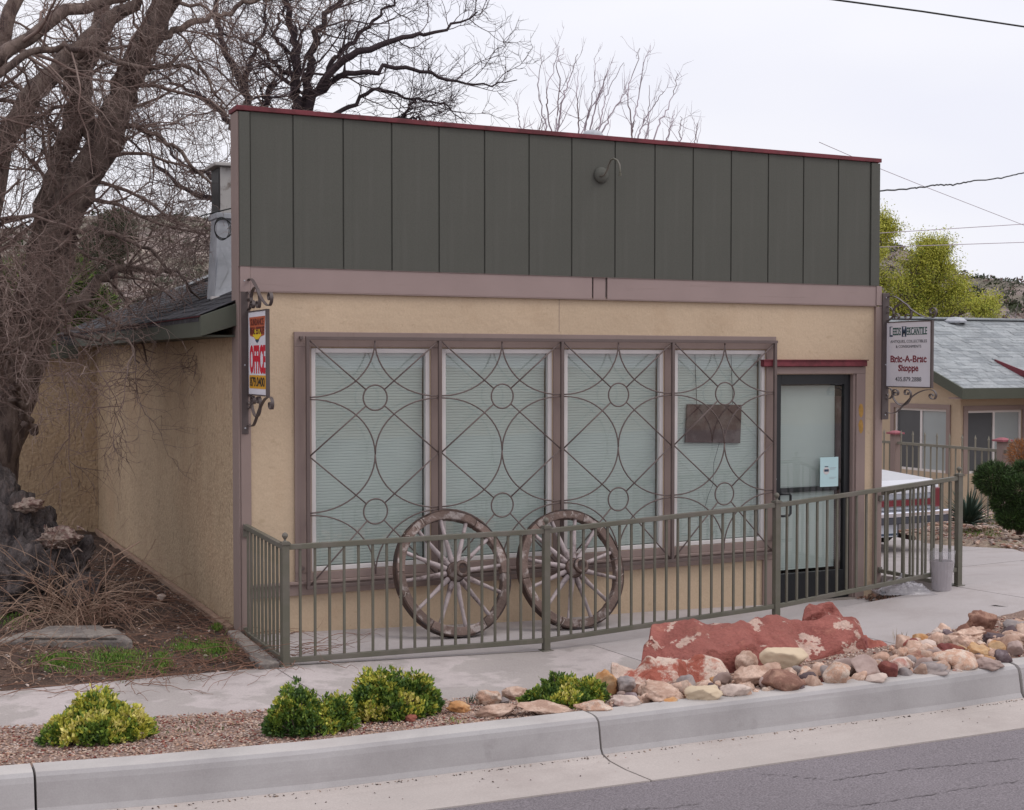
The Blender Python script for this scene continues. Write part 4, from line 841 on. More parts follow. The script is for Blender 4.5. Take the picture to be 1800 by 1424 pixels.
RC = dict(
 pinktan=mat('pink_tan_rock', (0.42, 0.27, 0.205), .9, .15, 6, col2=(0.55, .40, .32), c2scale=12, bump=.8, bscale=30, bdist=.01, fine=.12, fscale=80, rnd=.18),
 peach=mat('peach_speckled_rock', (0.50, 0.31, 0.225), .9, .15, 6, col2=(0.58, .46, .38), c2scale=20, bump=1, bscale=28, bdist=.015, fine=.15, rnd=.15, layers=[((.25, .10, .07), 18, .6, .7, .6)]),
 redr=mat('dark_red_rock', (0.28, 0.095, 0.07), .9, .2, 6, col2=(0.18, .055, .05), c2scale=9, bump=.7, bscale=30, bdist=.01, fine=.12, rnd=.2),
 orange=mat('orange_ochre_rock', (0.42, 0.205, 0.085), .9, .15, 6, col2=(0.50, .33, .19), c2scale=10, bump=.6, bscale=30, bdist=.008, rnd=.15),
 cream=mat('cream_rock', (0.58, 0.46, 0.33), .9, .1, 5, col2=(0.62, .36, .24), c2scale=5, c2pos=(.6,.8), bump=.5, bscale=30, bdist=.008, rnd=.1),
 grey=mat('blue_grey_rock', (0.25, 0.215, 0.21), .9, .15, 6, col2=(0.34, .28, .26), c2scale=10, bump=.5, bscale=35, bdist=.008, rnd=.15),
 mauve=mat('mauve_grey_rock', (0.31, 0.225, 0.20), .9, .12, 6, col2=(0.40, .30, .27), c2scale=8, bump=.4, bscale=35, bdist=.006, rnd=.12),
 brown=mat('red_brown_rock', (0.23, 0.115, 0.085), .9, .2, 6, col2=(0.38, .22, .16), c2scale=9, bump=.8, bscale=30, bdist=.01, fine=.15, rnd=.15),
 white=mat('whitish_pink_rock', (0.55, 0.44, 0.385), .9, .12, 6, col2=(0.42, .22, .18), c2scale=9, c2pos=(.55, .66), bump=.8, bscale=30, bdist=.01, rnd=.1),
 dark=mat('dark_purple_rock', (0.12, 0.085, 0.09), .9, .2, 6, col2=(0.30, .25, .26), c2scale=6, c2pos=(.55,.7), bump=.6, bscale=30, bdist=.01, rnd=.15))
M.update({'rock_'+k: v for k, v in RC.items()})
M['boulder'] = mat('red_sandstone', (0.30, 0.105, 0.086), .95, .16, 3, col2=(0.22, .07, .058), c2scale=3.5, bump=1, bscale=14, bdist=.03, fine=.12, fscale=60, layers=[((0.50, .36, .30), 4.2, .555, .575, .92), ((.44, .19, .14), 7, .55, .7, .5)], stretch=(1, 1, 1.5))
M['boulder2'] = mat('red_and_white_sandstone', (0.33, 0.10, 0.07), .95, .15, 4, bump=1, bscale=20, bdist=.02, fine=.1, layers=[((0.55, .43, .36), 2.4, .44, .49, .95), ((.22, .17, .16), 14, .60, .68, .6), ((.40, .16, .11), 6, .6, .65, .7)])
def place_rock(label, cx, cyb, wpx, hpx, kind, seed, group=None, sub=4, deep=1.0, rough=.10, facets=7, name='rock', yaw=None, sink=.25, m=None, cat='rock', tilt=0, lift=0.):
    """cx: centre column, cyb: row where its foot shows"""
    p = onsurf(cx, cyb, zbed); p.z += lift; dpt = depth(p); wm = wpx/FPX*dpt/2; hm = hpx/FPX*dpt/2/(1-sink*.5)
    v, f = rock_mesh(seed, (wm, wm*deep*.8, hm), sub, facets, rough)
    rg = random.Random(seed); a = yaw if yaw is not None else -YAW
    c_, s_ = math.cos(a), math.sin(a)
    if tilt: ct, st = math.cos(tilt), math.sin(tilt); v = np.stack([v[:, 0]*ct-v[:, 2]*st, v[:, 1], v[:, 0]*st+v[:, 2]*ct], 1)
    kx = wm/max(abs(v[:, 0]).max(), 1e-3); v[:, 0] *= kx; kz = 2*hm/(v[:, 2].max()-v[:, 2].min()); v[:, 2] *= kz*(1-sink*.35)/(1)
    v = np.stack([v[:, 0]*c_-v[:, 1]*s_, v[:, 0]*s_+v[:, 1]*c_, v[:, 2]-v[:, 2].min()-sink*hm], 1)
    back = (p-CAM); back.z = 0; back.normalize(); o = Vector(p)+back*wm*deep*.35
    ob = newmesh(name, v+np.array([o.x, o.y, p.z]), f, m or 'rock_'+kind, None, loc=(o.x, o.y, p.z), smooth=True)
    return tag(ob, label, cat, group)
def hull_rock(name, label, prof, yf, depthm, m, seed, rough=.05, cat='boulder', n=3):
    """boulder from its skyline: prof = [(px, top row, foot row)], swept back over depthm with falling height"""
    K = 170; L_ = 70; v = []; f = []
    pxs = np.linspace(prof[0][0], prof[-1][0], K)
    tops = np.interp(pxs, [p[0] for p in prof], [p[1] for p in prof]); feet = np.interp(pxs, [p[0] for p in prof], [p[2] for p in prof])
    for i in range(K):
        foot = P(pxs[i], feet[i], y=yf+(pxs[i]-prof[0][0])*-.0002); dv = (foot-CAM); dv.z = 0; dv.normalize()
        # skyline point stands a third of the way back
        edge = min(1, min(i, K-1-i)/7+.12); dm = depthm*edge
        sky_ = foot+dv*dm*.42; t = (Vector((sky_.x, sky_.y, 0))-Vector((CAM.x, CAM.y, 0))).length; rv = ray(pxs[i], tops[i]); rh = math.hypot(rv.x, rv.y)
        H = CAM.z+rv.z/rh*t - foot.z + (.045 if depthm > .6 else .012)
        for j in range(L_):
            u_ = j/(L_-1)
            ang = u_*math.pi; 
            dd = dm*(.42-.42*math.cos(ang)) if u_ < .5 else dm*(.42-.58*math.cos(ang))
            hh = H*min(1, math.sin(ang))**.62
            q = foot+dv*dd; zl = min(foot.z, zbed(foot.x, foot.y))-.08; pz = zl+(H+foot.z-zl)*(hh/max(H, 1e-3))
            nn = Vector((q.x*2.2, q.y*2.2, pz*2.2+seed)); k = rough*(mn.noise(nn)+.5*mn.noise(nn*2.6)+.28*mn.noise(nn*6)+.14*mn.noise(nn*14))*(.4+math.sin(ang))
            led = .018*(abs(((pz*7+mn.noise(nn*.8)*2.2) % 1)-.5)*2)+.02*abs(mn.noise(nn*1.7+Vector((7, 3, 1))))*math.sin(ang)
            v.append(q-dv*(k*.9+led*math.sin(ang))+Vector((0, 0, pz-q.z+k*.5)))
    # break the skin into flat fractured faces
    va_ = np.array([tuple(q) for q in v]); g = va_.reshape(K, L_, 3); ax = g.mean(1, keepdims=True); ax[..., 2] = g[..., 2].min(); nr = (g-ax).reshape(-1, 3)*np.array([1, 1, 1.6]); nr /= np.linalg.norm(nr, axis=1, keepdims=True)+1e-9
    vo_ = va_.copy(); rr_ = np.random.RandomState(seed); ext = va_.max(0)-va_.min(0); big = float(np.linalg.norm(ext[:2])); hgt = float(ext[2])
    for c_ in range(42 if big > 1 else 9):
        k_ = rr_.randint(6, K-6)*L_+rr_.randint(4, L_-4); n_ = nr[k_]+rr_.normal(size=3)*.16; n_ /= np.linalg.norm(n_); Rm = rr_.uniform(.10, .26)*big; dl = rr_.uniform(.02, .07)*hgt
        s__ = (va_-vo_[k_])@n_+dl; w__ = np.clip((1-np.linalg.norm(va_-vo_[k_], axis=1)/Rm)*6, 0, 1); s__ = np.where(s__ > 0, s__, 0)*w__; va_ -= n_*(s__*.92)[:, None]
    for k_ in range(len(va_)):
        q_ = Vector(va_[k_]); va_[k_] += nr[k_]*(.004*mn.noise(q_*11)+.004*mn.noise(q_*27)+.003*mn.noise(q_*60))
    v = va_
    for i in range(K-1):
        for j in range(L_-1): f.append((i*L_+j, i*L_+j+1, (i+1)*L_+j+1, (i+1)*L_+j))
    f.append(tuple(range(L_))); f.append(tuple((K-1)*L_+j for j in range(L_-1, -1, -1)))
    base = P((prof[0][0]+prof[-1][0])/2, prof[len(prof)//2][2], y=yf)
    return tag(newmesh(name, v, f, m, None, loc=base, smooth=True), label, cat)
hull_rock('boulder', 'largest boulder, long low red sandstone with pale patches in the bed by the shop door', [(1131, 1150, 1155), (1136, 1118, 1160), (1150, 1096, 1165), (1200, 1086, 1172), (1260, 1077, 1176), (1330, 1072, 1178), (1400, 1071, 1180), (1452, 1074, 1182), (1490, 1084, 1180), (1508, 1105, 1172), (1516, 1125, 1165), (1522, 1150, 1160)], -2.80, .75, 'boulder', 3, .028)
hull_rock('boulder', 'red sandstone knob with a white streak sticking up behind the largest boulder', [(1410, 1082, 1120), (1416, 1066, 1120), (1428, 1058, 1120), (1445, 1054, 1118), (1462, 1059, 1115), (1476, 1078, 1112), (1490, 1098, 1108)], -2.45, .3, 'boulder', 9, .02)
hull_rock('boulder', 'plain red slab leaning out at the right end of the largest boulder', [(1500, 1118, 1172), (1512, 1113, 1172), (1530, 1122, 1170), (1550, 1130, 1166), (1562, 1140, 1160), (1574, 1152, 1157)], -2.72, .35, 'rock_redr', 5, .025)
hull_rock('boulder', 'second boulder, half white and half red, in front of the long red one', [(1068, 1178, 1190), (1080, 1166, 1198), (1112, 1152, 1205), (1160, 1146, 1208), (1195, 1132, 1212), (1222, 1128, 1214), (1236, 1134, 1214), (1262, 1160, 1212), (1284, 1190, 1205)], -3.12, .42, 'boulder2', 21, .025)
RK = [
 ('orange-pink flat rock leaning on the red and white boulder', 1163, 1236, 82, 28, 'pinktan', 1.2), ('tan rock with vertical bands beside the low yellow-green shrub', 1062, 1224, 46, 46, 'orange', .9),
 ('grey rock with a white top left of the red and white boulder', 1102, 1222, 32, 32, 'grey', .9), ('small upright brown stone between the banded tan and grey rocks', 1083, 1222, 18, 26, 'brown', .8),
 ('cream rounded rock resting against the front of the long red boulder', 1380, 1184, 84, 42, 'cream', .8), ('pinkish upright rock left of the cream one', 1311, 1182, 40, 36, 'pinktan', .8),
 ('dark reddish-brown slab right behind the curb, under the cream rock', 1373, 1216, 86, 34, 'brown', .9), ('rough layered tan rock behind the reddish-brown slab', 1322, 1208, 66, 36, 'pinktan', .8),
 ('white angular rock at the curb below the red and white boulder', 1290, 1230, 58, 26, 'white', .8), ('yellowish flat rock at the curb left of the white angular one', 1230, 1236, 72, 28, 'cream', .8),
 ('small orange stone at the curb below the orange-pink flat rock', 1173, 1232, 28, 20, 'orange', .8), ('flat golden stone under the small orange one at the curb', 1175, 1240, 34, 12, 'orange', .8),
 ('beige low rock at the curb, below the grey white-topped rock', 1104, 1247, 56, 24, 'white', .9), ('long low peach rock at the curb joint beside the low shrub', 1045, 1256, 72, 22, 'peach', .8),
 ('small smooth pink stone between the white and yellowish rocks', 1234, 1218, 24, 18, 'pinktan', .8), ('smooth oval mauve rock in front of the right part of the long boulder', 1486, 1190, 46, 32, 'mauve', .8),
 ('large lumpy peach rock at the curb left of the mauve oval', 1472, 1206, 50, 40, 'peach', .8), ('pitted peach rock below the right end of the cream rock', 1419, 1200, 34, 26, 'peach', .8),
 ('tall speckled pink-grey rock right of the mauve oval', 1522, 1196, 54, 42, 'mauve', .8), ('round pale speckled stone at the curb below the tall speckled rock', 1540, 1204, 38, 20, 'white', .8),
 ('dark red angular rock at the curb right of the round pale stone', 1560, 1196, 36, 32, 'redr', .8), ('wide off-white rock behind the dark red angular one', 1580, 1184, 58, 26, 'white', .8),
 ('blue-grey flat rock lying along the curb', 1637, 1190, 72, 24, 'grey', .8), ('knobbly brown rock behind the blue-grey flat rock', 1607, 1173, 42, 28, 'brown', .8),
 ('peach double-knobbed rock at the foot of the plain red slab', 1584, 1168, 36, 30, 'peach', .8), ('grey-beige smooth oval rock in the middle of the heap', 1640, 1163, 36, 24, 'mauve', .8),
 ('big granular pink rock right of the grey-beige oval', 1675, 1180, 80, 34, 'peach', .8), ('long brick-red slab above the big granular pink rock', 1672, 1158, 56, 26, 'redr', .8),
 ('white and grey oval stone above the grey-beige oval', 1630, 1147, 30, 22, 'white', .8), ('dark red block touching the plain red slab', 1602, 1150, 28, 26, 'redr', .8),
 ('ochre-orange rounded stone at the sidewalk edge', 1616, 1133, 34, 18, 'orange', .8), ('pale peach pointed rock at the sidewalk edge right of the ochre one', 1645, 1128, 28, 24, 'white', .8),
 ('salmon rock leaning on the pale peach pointed one', 1657, 1138, 26, 22, 'pinktan', .8), ('blue-white small stone at the sidewalk edge', 1672, 1124, 26, 14, 'white', .8),
 ('large reddish-brown wedge rock standing highest at the right end of the heap', 1723, 1112, 56, 36, 'brown', .8), ('dark grey block with pink top at the right edge of the picture', 1779, 1118, 44, 26, 'grey', .8),
 ('dark purple and white stone below the dark grey block', 1753, 1132, 46, 18, 'dark', .8), ('ochre-yellow long rock right of the brick-red slab', 1716, 1160, 54, 28, 'orange', .8),
 ('round brown-grey cobble at the curb return', 1764, 1170, 30, 28, 'dark', .9), ('grey-pink egg-shaped cobble right of the round brown-grey one', 1785, 1154, 28, 26, 'mauve', .9),
 ('grey-tan angular rock at the curb below the ochre-yellow one', 1738, 1180, 50, 22, 'mauve', .8), ('small white stone at the curb below the big granular pink rock', 1680, 1186, 20, 11, 'white', .8),
 ('wide flat tan rock under the reddish-brown wedge', 1700, 1128, 58, 20, 'pinktan', .8), ('tan-pink rock between the salmon and ochre-yellow rocks', 1693, 1143, 40, 24, 'pinktan', .8),
 ('orange-brown stone left of the egg-shaped cobble', 1752, 1146, 30, 18, 'orange', .8), ('sandy flat rock right of the dark purple stone', 1784, 1134, 40, 20, 'pinktan', .8),
 ('terracotta rock nearest the low yellow-green shrub on its left, behind', 906, 1232, 46, 22, 'pinktan', .8), ('flat orange-brown rock at the curb left of the low shrub', 874, 1262, 72, 22, 'pinktan', .8),
 ('peach angular rock behind the flat orange-brown one', 860, 1240, 44, 24, 'peach', .8), ('long tan rock at the curb in front of the low shrub', 958, 1258, 100, 20, 'pinktan', .7),
 ('ochre flat rock right of the biggest shrub', 805, 1254, 42, 18, 'orange', .8), ('small grey stone behind the flat orange-brown rock', 886, 1238, 20, 12, 'grey', .8),
 ('tiny rust-coloured stone at the foot of the biggest shrub', 722, 1269, 22, 12, 'redr', .8)]
for i, (lb, cx, cy, w, h, k, dp) in enumerate(RK):
    sm = any(q in lb for q in ('smooth', 'round', 'oval', 'egg', 'cream'))
    place_rock(lb, cx, cy, w*1.1, h*1.15, k, 100+i*7, deep=dp+.25, facets=4 if sm else 20, rough=.08 if sm else .20, sub=4, tilt=random.uniform(-.18, .18))
place_rock('small round tan stone perched on the red and white boulder', 1187, 1191, 20, 15, 'pinktan', 77, lift=.10, sink=.0, facets=3, rough=.04)
GN = [('small rounded pink or tan cobble filling gaps in the rock heap', 'pink and tan cobbles in the rock heap', ['pinktan', 'peach', 'pinktan']), ('small dark red or brown cobble filling gaps in the rock heap', 'red and brown cobbles in the rock heap', ['redr', 'brown', 'orange']), ('small grey or mauve cobble filling gaps in the rock heap', 'grey cobbles in the rock heap', ['grey', 'mauve', 'dark'])]
rg = random.Random(5)
spots = []
for _ in range(299):
    px = rg.choice((rg.uniform(1290, 1480), rg.uniform(1480, 1800), rg.uniform(1560, 1800), rg.uniform(1570, 1740), rg.uniform(1075, 1290)))
    lo = np.interp(px, [1075, 1290, 1480, 1590, 1640, 1700, 1800], [1205, 1190, 1180, 1132, 1116, 1112, 1104]); hi = np.interp(px, [1075, 1290, 1480, 1700, 1745, 1800], [1247, 1228, 1206, 1182, 1176, 1128])
    spots.append((px, rg.uniform(lo, hi)))
protos = {}
for i, (px, py) in enumerate(spots):
    lb, g, ks = GN[0] if i % 5 < 3 else (GN[1] if i % 5 == 3 else GN[2]); k = rg.choice(ks); key = (k, rg.randint(0, 2))
    s = rg.uniform(14, 30)
    if key not in protos:
        protos[key] = place_rock(lb, px, py, s, s*.7, k, 500+i, g, sub=3, deep=1., facets=9, rough=.14, name='cobble', sink=.2); continue
    c = protos[key].copy(); COL.objects.link(c); p = onsurf(px, py, zbed); k_ = rg.uniform(.7, 1.5); c.location = (p.x, p.y, p.z-.005); c.scale = (k_*rg.uniform(.8, 1.3), k_, k_*rg.uniform(.8, 1.2)); c.rotation_euler = (rg.uniform(-.3, .3), rg.uniform(-.3, .3), rg.uniform(0, 6.28)); WL[c.name] = c.location.copy()
# gravel: one mass of small chips in four colours
def chips(name, cols, n, xr, fn_y, zfun, smin, smax, label, cat, seed=1, dens=None):
    r = np.random.RandomState(seed); x = r.uniform(*xr, n); ya, yb = fn_y(x); y = ya+(yb-ya)*r.rand(n)
    z = np.array([zfun(a, b) for a, b in zip(x, y)])
    base = np.array([(1, 0, 0), (-.5, .87, 0), (-.5, -.87, 0), (0, 0, .75), (0, 0, -.5)]); fc = np.array([(0, 1, 3), (1, 2, 3), (2, 0, 3), (1, 0, 4), (2, 1, 4), (0, 2, 4)])
    base = np.array([(1, 0, -.1), (.2, .9, .1), (-.9, .5, 0), (-.6, -.8, 0), (.5, -.8, .1), (.2, .1, .65), (-.2, 0, -.6)]); fc = np.array([(i, (i+1) % 5, 5) for i in range(5)]+[((i+1) % 5, i, 6) for i in range(5)])
    s = r.uniform(smin, smax, n); a = r.rand(n)*6.28; jit = 1+.35*(r.rand(n, 7, 3)-.5)
    q = base[None]*jit*s[:, None, None]*np.stack([r.uniform(.8, 1.5, n), r.uniform(.6, 1, n), r.uniform(.5, 1, n)], 1)[:, None]
    tl = r.uniform(-.5, .5, n); qx = q[..., 0]*np.cos(tl)[:, None]-q[..., 2]*np.sin(tl)[:, None]; qz = q[..., 0]*np.sin(tl)[:, None]+q[..., 2]*np.cos(tl)[:, None]
    X = qx*np.cos(a)[:, None]-q[..., 1]*np.sin(a)[:, None]+x[:, None]; Y = qx*np.sin(a)[:, None]+q[..., 1]*np.cos(a)[:, None]+y[:, None]; Z = qz+z[:, None]+s[:, None]*.25
    v = np.stack([X, Y, Z], 2).reshape(-1, 3); f = (fc[None]+7*np.arange(n)[:, None, None]).reshape(-1, 3); mi = np.repeat(r.randint(0, len(cols), n), 10)
    o = newmesh(name, v, f, cols, None, mi=mi, kind='stuff'); return tag(o, label, cat)
v_yc = np.vectorize(ycurb); v_yb = np.vectorize(ybed)
chips('gravel', ['rock_pinktan', 'rock_white', 'rock_peach', 'rock_peach', 'rock_mauve', 'rock_pinktan', 'rock_redr'], 24000, (-4.5, 2.6), lambda x: (v_yc(x)+.0, v_yb(x)+.05), zbed, .005, .013, 'pink and white crushed gravel between the sidewalk and the curb', 'gravel', 3)
chips('gravel', ['rock_pinktan', 'rock_white', 'rock_redr', 'rock_peach'], 1500, (2.4, 5.4), lambda x: (np.where(x < 3.9, v_yc(x), v_yc(x)+.35*(x-3.9))+.02, v_yb(x)), zbed, .008, .016, 'small stone chips between the larger rocks of the heap', 'gravel', 4)
chips('gravel', ['rock_pinktan', 'rock_mauve', 'rock_brown', 'rock_white'], 9000, (8.6, 17), lambda x: (np.full_like(x, .4), np.full_like(x, 8.)), lambda x, y: zyard(x, y)-.02-(.2 if x < eR(y)+.02 else 0), .015, .05, 'coarse gravel of the yard beyond the driveway', 'gravel', 5)
chips('soil_litter', ['soil', 'cane_red', 'block', 'rock_white', 'footing'], 4200, (-3.2, -.08), lambda x: (np.full_like(x, -1.1), np.full_like(x, 5.)), zsoil, .006, .017, 'crumbs of soil, stones and leaf litter in the side yard', 'litter', 6)
# debris specks in the gutter line
chips('gutter_debris', ['soil', 'rust', 'footing'], 500, (-2.6, 4), lambda x: (v_yc(x)-.21, v_yc(x)-.24), lambda x, y: zbase(x)-.001, .002, .007, 'dark grit lying along the foot of the curb', 'debris', 7)
chips('gutter_debris', ['soil', 'rust', 'rock_white'], 120, (-2.6, 4), lambda x: (v_yc(x)-.25, v_yc(x)-.68), lambda x, y: zbase(x)-.010, .002, .006, 'scattered specks of grit on the gutter pan', 'debris', 8)
# ------------------------------------------------------------------ vectorised plants
def leaves(name, pos, dirs, L_, W_, cols, mi, parent=None, seed=0, fold=.25, **k):
    """one folded 4-corner leaf per row"""
    r = np.random.RandomState(seed); n = len(pos); d = dirs/np.linalg.norm(dirs, axis=1, keepdims=True)
    a = r.normal(size=(n, 3)); s = np.cross(d, a); s /= np.linalg.norm(s, axis=1, keepdims=True)+1e-9; u = np.cross(s, d)
    L_ = np.broadcast_to(L_, n)[:, None]; W_ = np.broadcast_to(W_, n)[:, None]
    p0 = pos; p2 = pos+d*L_; m_ = pos+d*L_*.55; p1 = m_+s*W_+u*W_*fold; p3 = m_-s*W_+u*W_*fold
    v = np.stack([p0, p1, p2, p3], 1).reshape(-1, 3); i4 = 4*np.arange(n)[:, None]
    f = np.concatenate([i4+np.array([0, 1, 2]), i4+np.array([0, 2, 3])], 1).reshape(-1, 3)
    return newmesh(name, v, f, cols, parent, mi=np.repeat(mi, 2), **k)
def tubes(Pp, Rr, sides=3):
    N, K, _ = Pp.shape; T = np.empty_like(Pp); T[:, 1:-1] = Pp[:, 2:]-Pp[:, :-2]; T[:, 0] = Pp[:, 1]-Pp[:, 0]; T[:, -1] = Pp[:, -1]-Pp[:, -2]
    T /= np.linalg.norm(T, axis=2, keepdims=True)+1e-9
    ref = np.where(np.abs(T[:, :1, 2:3]) < .8, np.array([0, 0, 1.]), np.array([1., 0, 0])); U_ = np.cross(T, np.broadcast_to(ref, T.shape)); U_ /= np.linalg.norm(U_, axis=2, keepdims=True)+1e-9; W = np.cross(T, U_)
    an = 2*np.pi*np.arange(sides)/sides
    v = Pp[:, :, None]+(U_[:, :, None]*np.cos(an)[:, None]+W[:, :, None]*np.sin(an)[:, None])*Rr[:, :, None, None]
    idx = np.arange(N*K*sides).reshape(N, K, sides); a = idx[:, :-1]; b = idx[:, 1:]; a2 = np.roll(a, -1, 2); b2 = np.roll(b, -1, 2)
    return v.reshape(-1, 3), np.stack([a, a2, b2, b], -1).reshape(-1, 4)
def grow(Pp, Rr, n, L_, ang, K=6, wig=.25, up=0.0, rr=.55, tmin=.2, rmin=.002, r=None, tip=.35, dpull=None, rmax=1.):
    r = r or NR; N, K0, _ = Pp.shape; M_ = N*n; par = np.repeat(np.arange(N), n); t = r.uniform(tmin, 1, M_)*(K0-1); i = np.minimum(t.astype(int), K0-2); fr = (t-i)[:, None]
    A = Pp[par, i]; B = Pp[par, i+1]; p = A+(B-A)*fr; d = (B-A)/(np.linalg.norm(B-A, axis=1, keepdims=True)+1e-9)
    rad = Rr[par, i]*(1-fr[:, 0])+Rr[par, i+1]*fr[:, 0]
    q = r.normal(size=(M_, 3)); q -= d*(q*d).sum(1, keepdims=True); q /= np.linalg.norm(q, axis=1, keepdims=True)+1e-9
    a = r.uniform(ang[0], ang[1], M_)[:, None]; d = d*np.cos(a)+q*np.sin(a)
    r0 = np.clip(rad*rr, rmin, rmax); Ls = r.uniform(L_[0], L_[1], M_)*(.55+.45*(1-t/(K0-1))+.1); out = np.empty((M_, K, 3)); out[:, 0] = p
    for k in range(1, K):
        d = d+r.normal(size=(M_, 3))*wig; d[:, 2] += up; 
        if dpull is not None: d += np.array(dpull)
        d /= np.linalg.norm(d, axis=1, keepdims=True); out[:, k] = out[:, k-1]+d*(Ls/(K-1))[:, None]
    R2 = r0[:, None]*np.linspace(1, tip, K)[None]; return out, R2
def limb(pts, r0, r1, K=16, jit=.02, seed=0):
    """pts: (px, py, y-plane) along a traced limb"""
    w3 = np.array([tuple(P(a, b, y=c)) for a, b, c in pts]); s = np.r_[0, np.cumsum(np.linalg.norm(np.diff(w3, axis=0), axis=1))]; t = np.linspace(0, s[-1], K)
    o = np.stack([np.interp(t, s, w3[:, k]) for k in range(3)], 1)
    o[1:-1] = .25*o[:-2]+.5*o[1:-1]+.25*o[2:]
    r = np.random.RandomState(seed+5); o[1:] += r.normal(size=(K-1, 3))*jit
    return o, np.linspace(r0, r1, K)
def limbmesh(name, o, rad, m, parent, sides=9, wob=.12):
    v, f = tubes(o[None], rad[None], sides); v = v.reshape(len(o), sides, 3)
    for i in range(len(o)):
        for k in range(sides):
            e = 1+wob*mn.noise(Vector(v[i, k]*7))+wob*.6*mn.noise(Vector(v[i, k]*19)); v[i, k] = o[i]+(v[i, k]-o[i])*e
    return newmesh(name, v.reshape(-1, 3), f, m, parent, smooth=True, loc=o[0])
def bare_tree(label, cat, base, traced, mbark, mtwig, levels, seed, sides0=9, group=None, name='bare_tree', jit=.02):
    th = thing(name, label, cat, base, group); r = np.random.RandomState(seed); Ps = []; Rs = []
    for i, (nm, pts, r0, r1, *bud) in enumerate(traced):
        o, rd = limb(pts, r0, r1, 24, jit, i); limbmesh(nm, o, rd, mbark, th, sides0)
        if nm != 'trunk' or bud: Ps.append(o); Rs.append(rd)
    Pp = np.array(Ps); Rr = np.array(Rs); allv = []; allf = []; nv = 0
    for (n, L_, ang, K, wig, up, rr, tmin, rmin, sides), rmax in zip(levels, (.024, .010, .005, .003)):
        Pp, Rr = grow(Pp, Rr, n, L_, ang, K, wig, up, rr, tmin, rmin, r, rmax=rmax)
        v, f = tubes(Pp, Rr, sides); allv.append(v); allf.append(f+nv); nv += len(v)
    o = newmesh('twigs', np.concatenate(allv), np.concatenate(allf), mtwig, th, kind='stuff'); return th, Pp
# big leaning tree on the left
Yt = 3.4
T = [('trunk', [(-20, 985, Yt), (-14, 860, Yt), (5, 740, Yt), (40, 620, Yt), (70, 520, Yt), (92, 440, Yt), (108, 385, Yt)], .25, .21),
 ('limb', [(105, 400, Yt), (140, 330, Yt), (178, 258, Yt), (210, 185, Yt), (240, 115, Yt-.1), (278, 40, Yt-.2), (318, -45, Yt-.3)], .175, .105),
 ('limb', [(62, 520, Yt), (80, 400, Yt), (105, 300, Yt+.3), (130, 215, Yt+.4), (150, 140, Yt+.5), (168, 75, Yt+.5), (192, -40, Yt+.6)], .16, .06),
 ('limb', [(150, 330, Yt+.2), (170, 250, Yt+.3), (150, 190, Yt+.3), (110, 120, Yt+.2), (160, 60, Yt+.2), (235, 5, Yt), (300, -40, Yt)], .10, .05),
 ('limb', [(30, 640, Yt), (-15, 530, Yt-.2), (-30, 420, Yt-.3), (-10, 300, Yt-.3), (20, 215, Yt-.3), (70, 150, Yt-.2), (115, 105, Yt), (170, 60, Yt), (215, 20, Yt)], .15, .07),
 ('limb', [(20, 680, Yt-.1), (-60, 540, Yt-.5), (-95, 380, Yt-.8), (-90, 240, Yt-.8), (-60, 160, Yt-.8), (0, 95, Yt-.8), (60, 65, Yt-.8), (110, 20, Yt-.7), (180, 8, Yt-.6), (250, -20, Yt-.5)], .09, .05),
 ('limb', [(25, 650, Yt+.1), (-30, 500, Yt+.1), (-36, 400, Yt), (-30, 300, Yt), (-25, 180, Yt), (0, 90, Yt), (20, 30, Yt), (40, -40, Yt)], .13, .06),
 ('limb', [(-95, 330, Yt-.8), (-70, 220, Yt-1), (-20, 150, Yt-1), (50, 92, Yt-1), (105, 82, Yt-1), (160, 95, Yt-1.1), (220, 112, Yt-1.1), (270, 125, Yt-1.2)], .05, .018),
 ('limb', [(70, 590, Yt), (110, 560, Yt+.1), (140, 525, Yt+.3), (175, 490, Yt+.5), (230, 470, Yt+.7), (300, 480, Yt+.9)], .085, .02),
 ('limb', [(75, 470, Yt-.2), (140, 400, Yt-.6), (230, 420, Yt-.9), (300, 470, Yt-1.0), (360, 540, Yt-1.0)], .035, .008),
 ('limb', [(80, 560, Yt-.3), (120, 580, Yt-1.2), (170, 600, Yt-1.6), (220, 590, Yt-1.8), (250, 640, Yt-1.9)], .03, .007),
 ('limb', [(200, 210, Yt-.2), (260, 230, Yt-.6), (320, 270, Yt-.9), (375, 330, Yt-1.0), (405, 400, Yt-1.0)], .03, .007),
 ('limb', [(230, 140, Yt-.2), (300, 110, Yt-.3), (360, 130, Yt-.4), (400, 200, Yt-.5)], .03, .007),
 ('limb', [(262, 80, Yt-.1), (330, 40, Yt-.1), (400, 20, Yt), (450, 0, Yt), (520, -10, Yt)], .04, .014),
 ('limb', [(30, 640, Yt-.6), (20, 560, Yt-.9), (10, 500, Yt-1.2), (-20, 440, Yt-1.4)], .05, .015),
 ('limb', [(60, 760, Yt-.5), (30, 700, Yt-1.), (10, 640, Yt-1.4), (30, 600, Yt-1.6), (60, 580, Yt-1.6)], .04, .01)]
bare_tree('big brown leafless tree with leaning limbs and a haze of tangled twigs at the left', 'tree', (-1.2, Yt, 0), T, 'bark', 'twig',
 [(12, (.5, 1.6), (.5, 1.3), 7, .22, -.01, .34, .05, .006, 5), (5, (.4, 1.0), (.5, 1.2), 7, .28, -.02, .50, .1, .0036, 4), (6, (.2, .6), (.5, 1.2), 6, .30, -.03, .6, .15, .0026, 3), (2, (.1, .35), (.4, 1.1), 4, .3, -.02, .7, .2, .0020, 3)], 3)
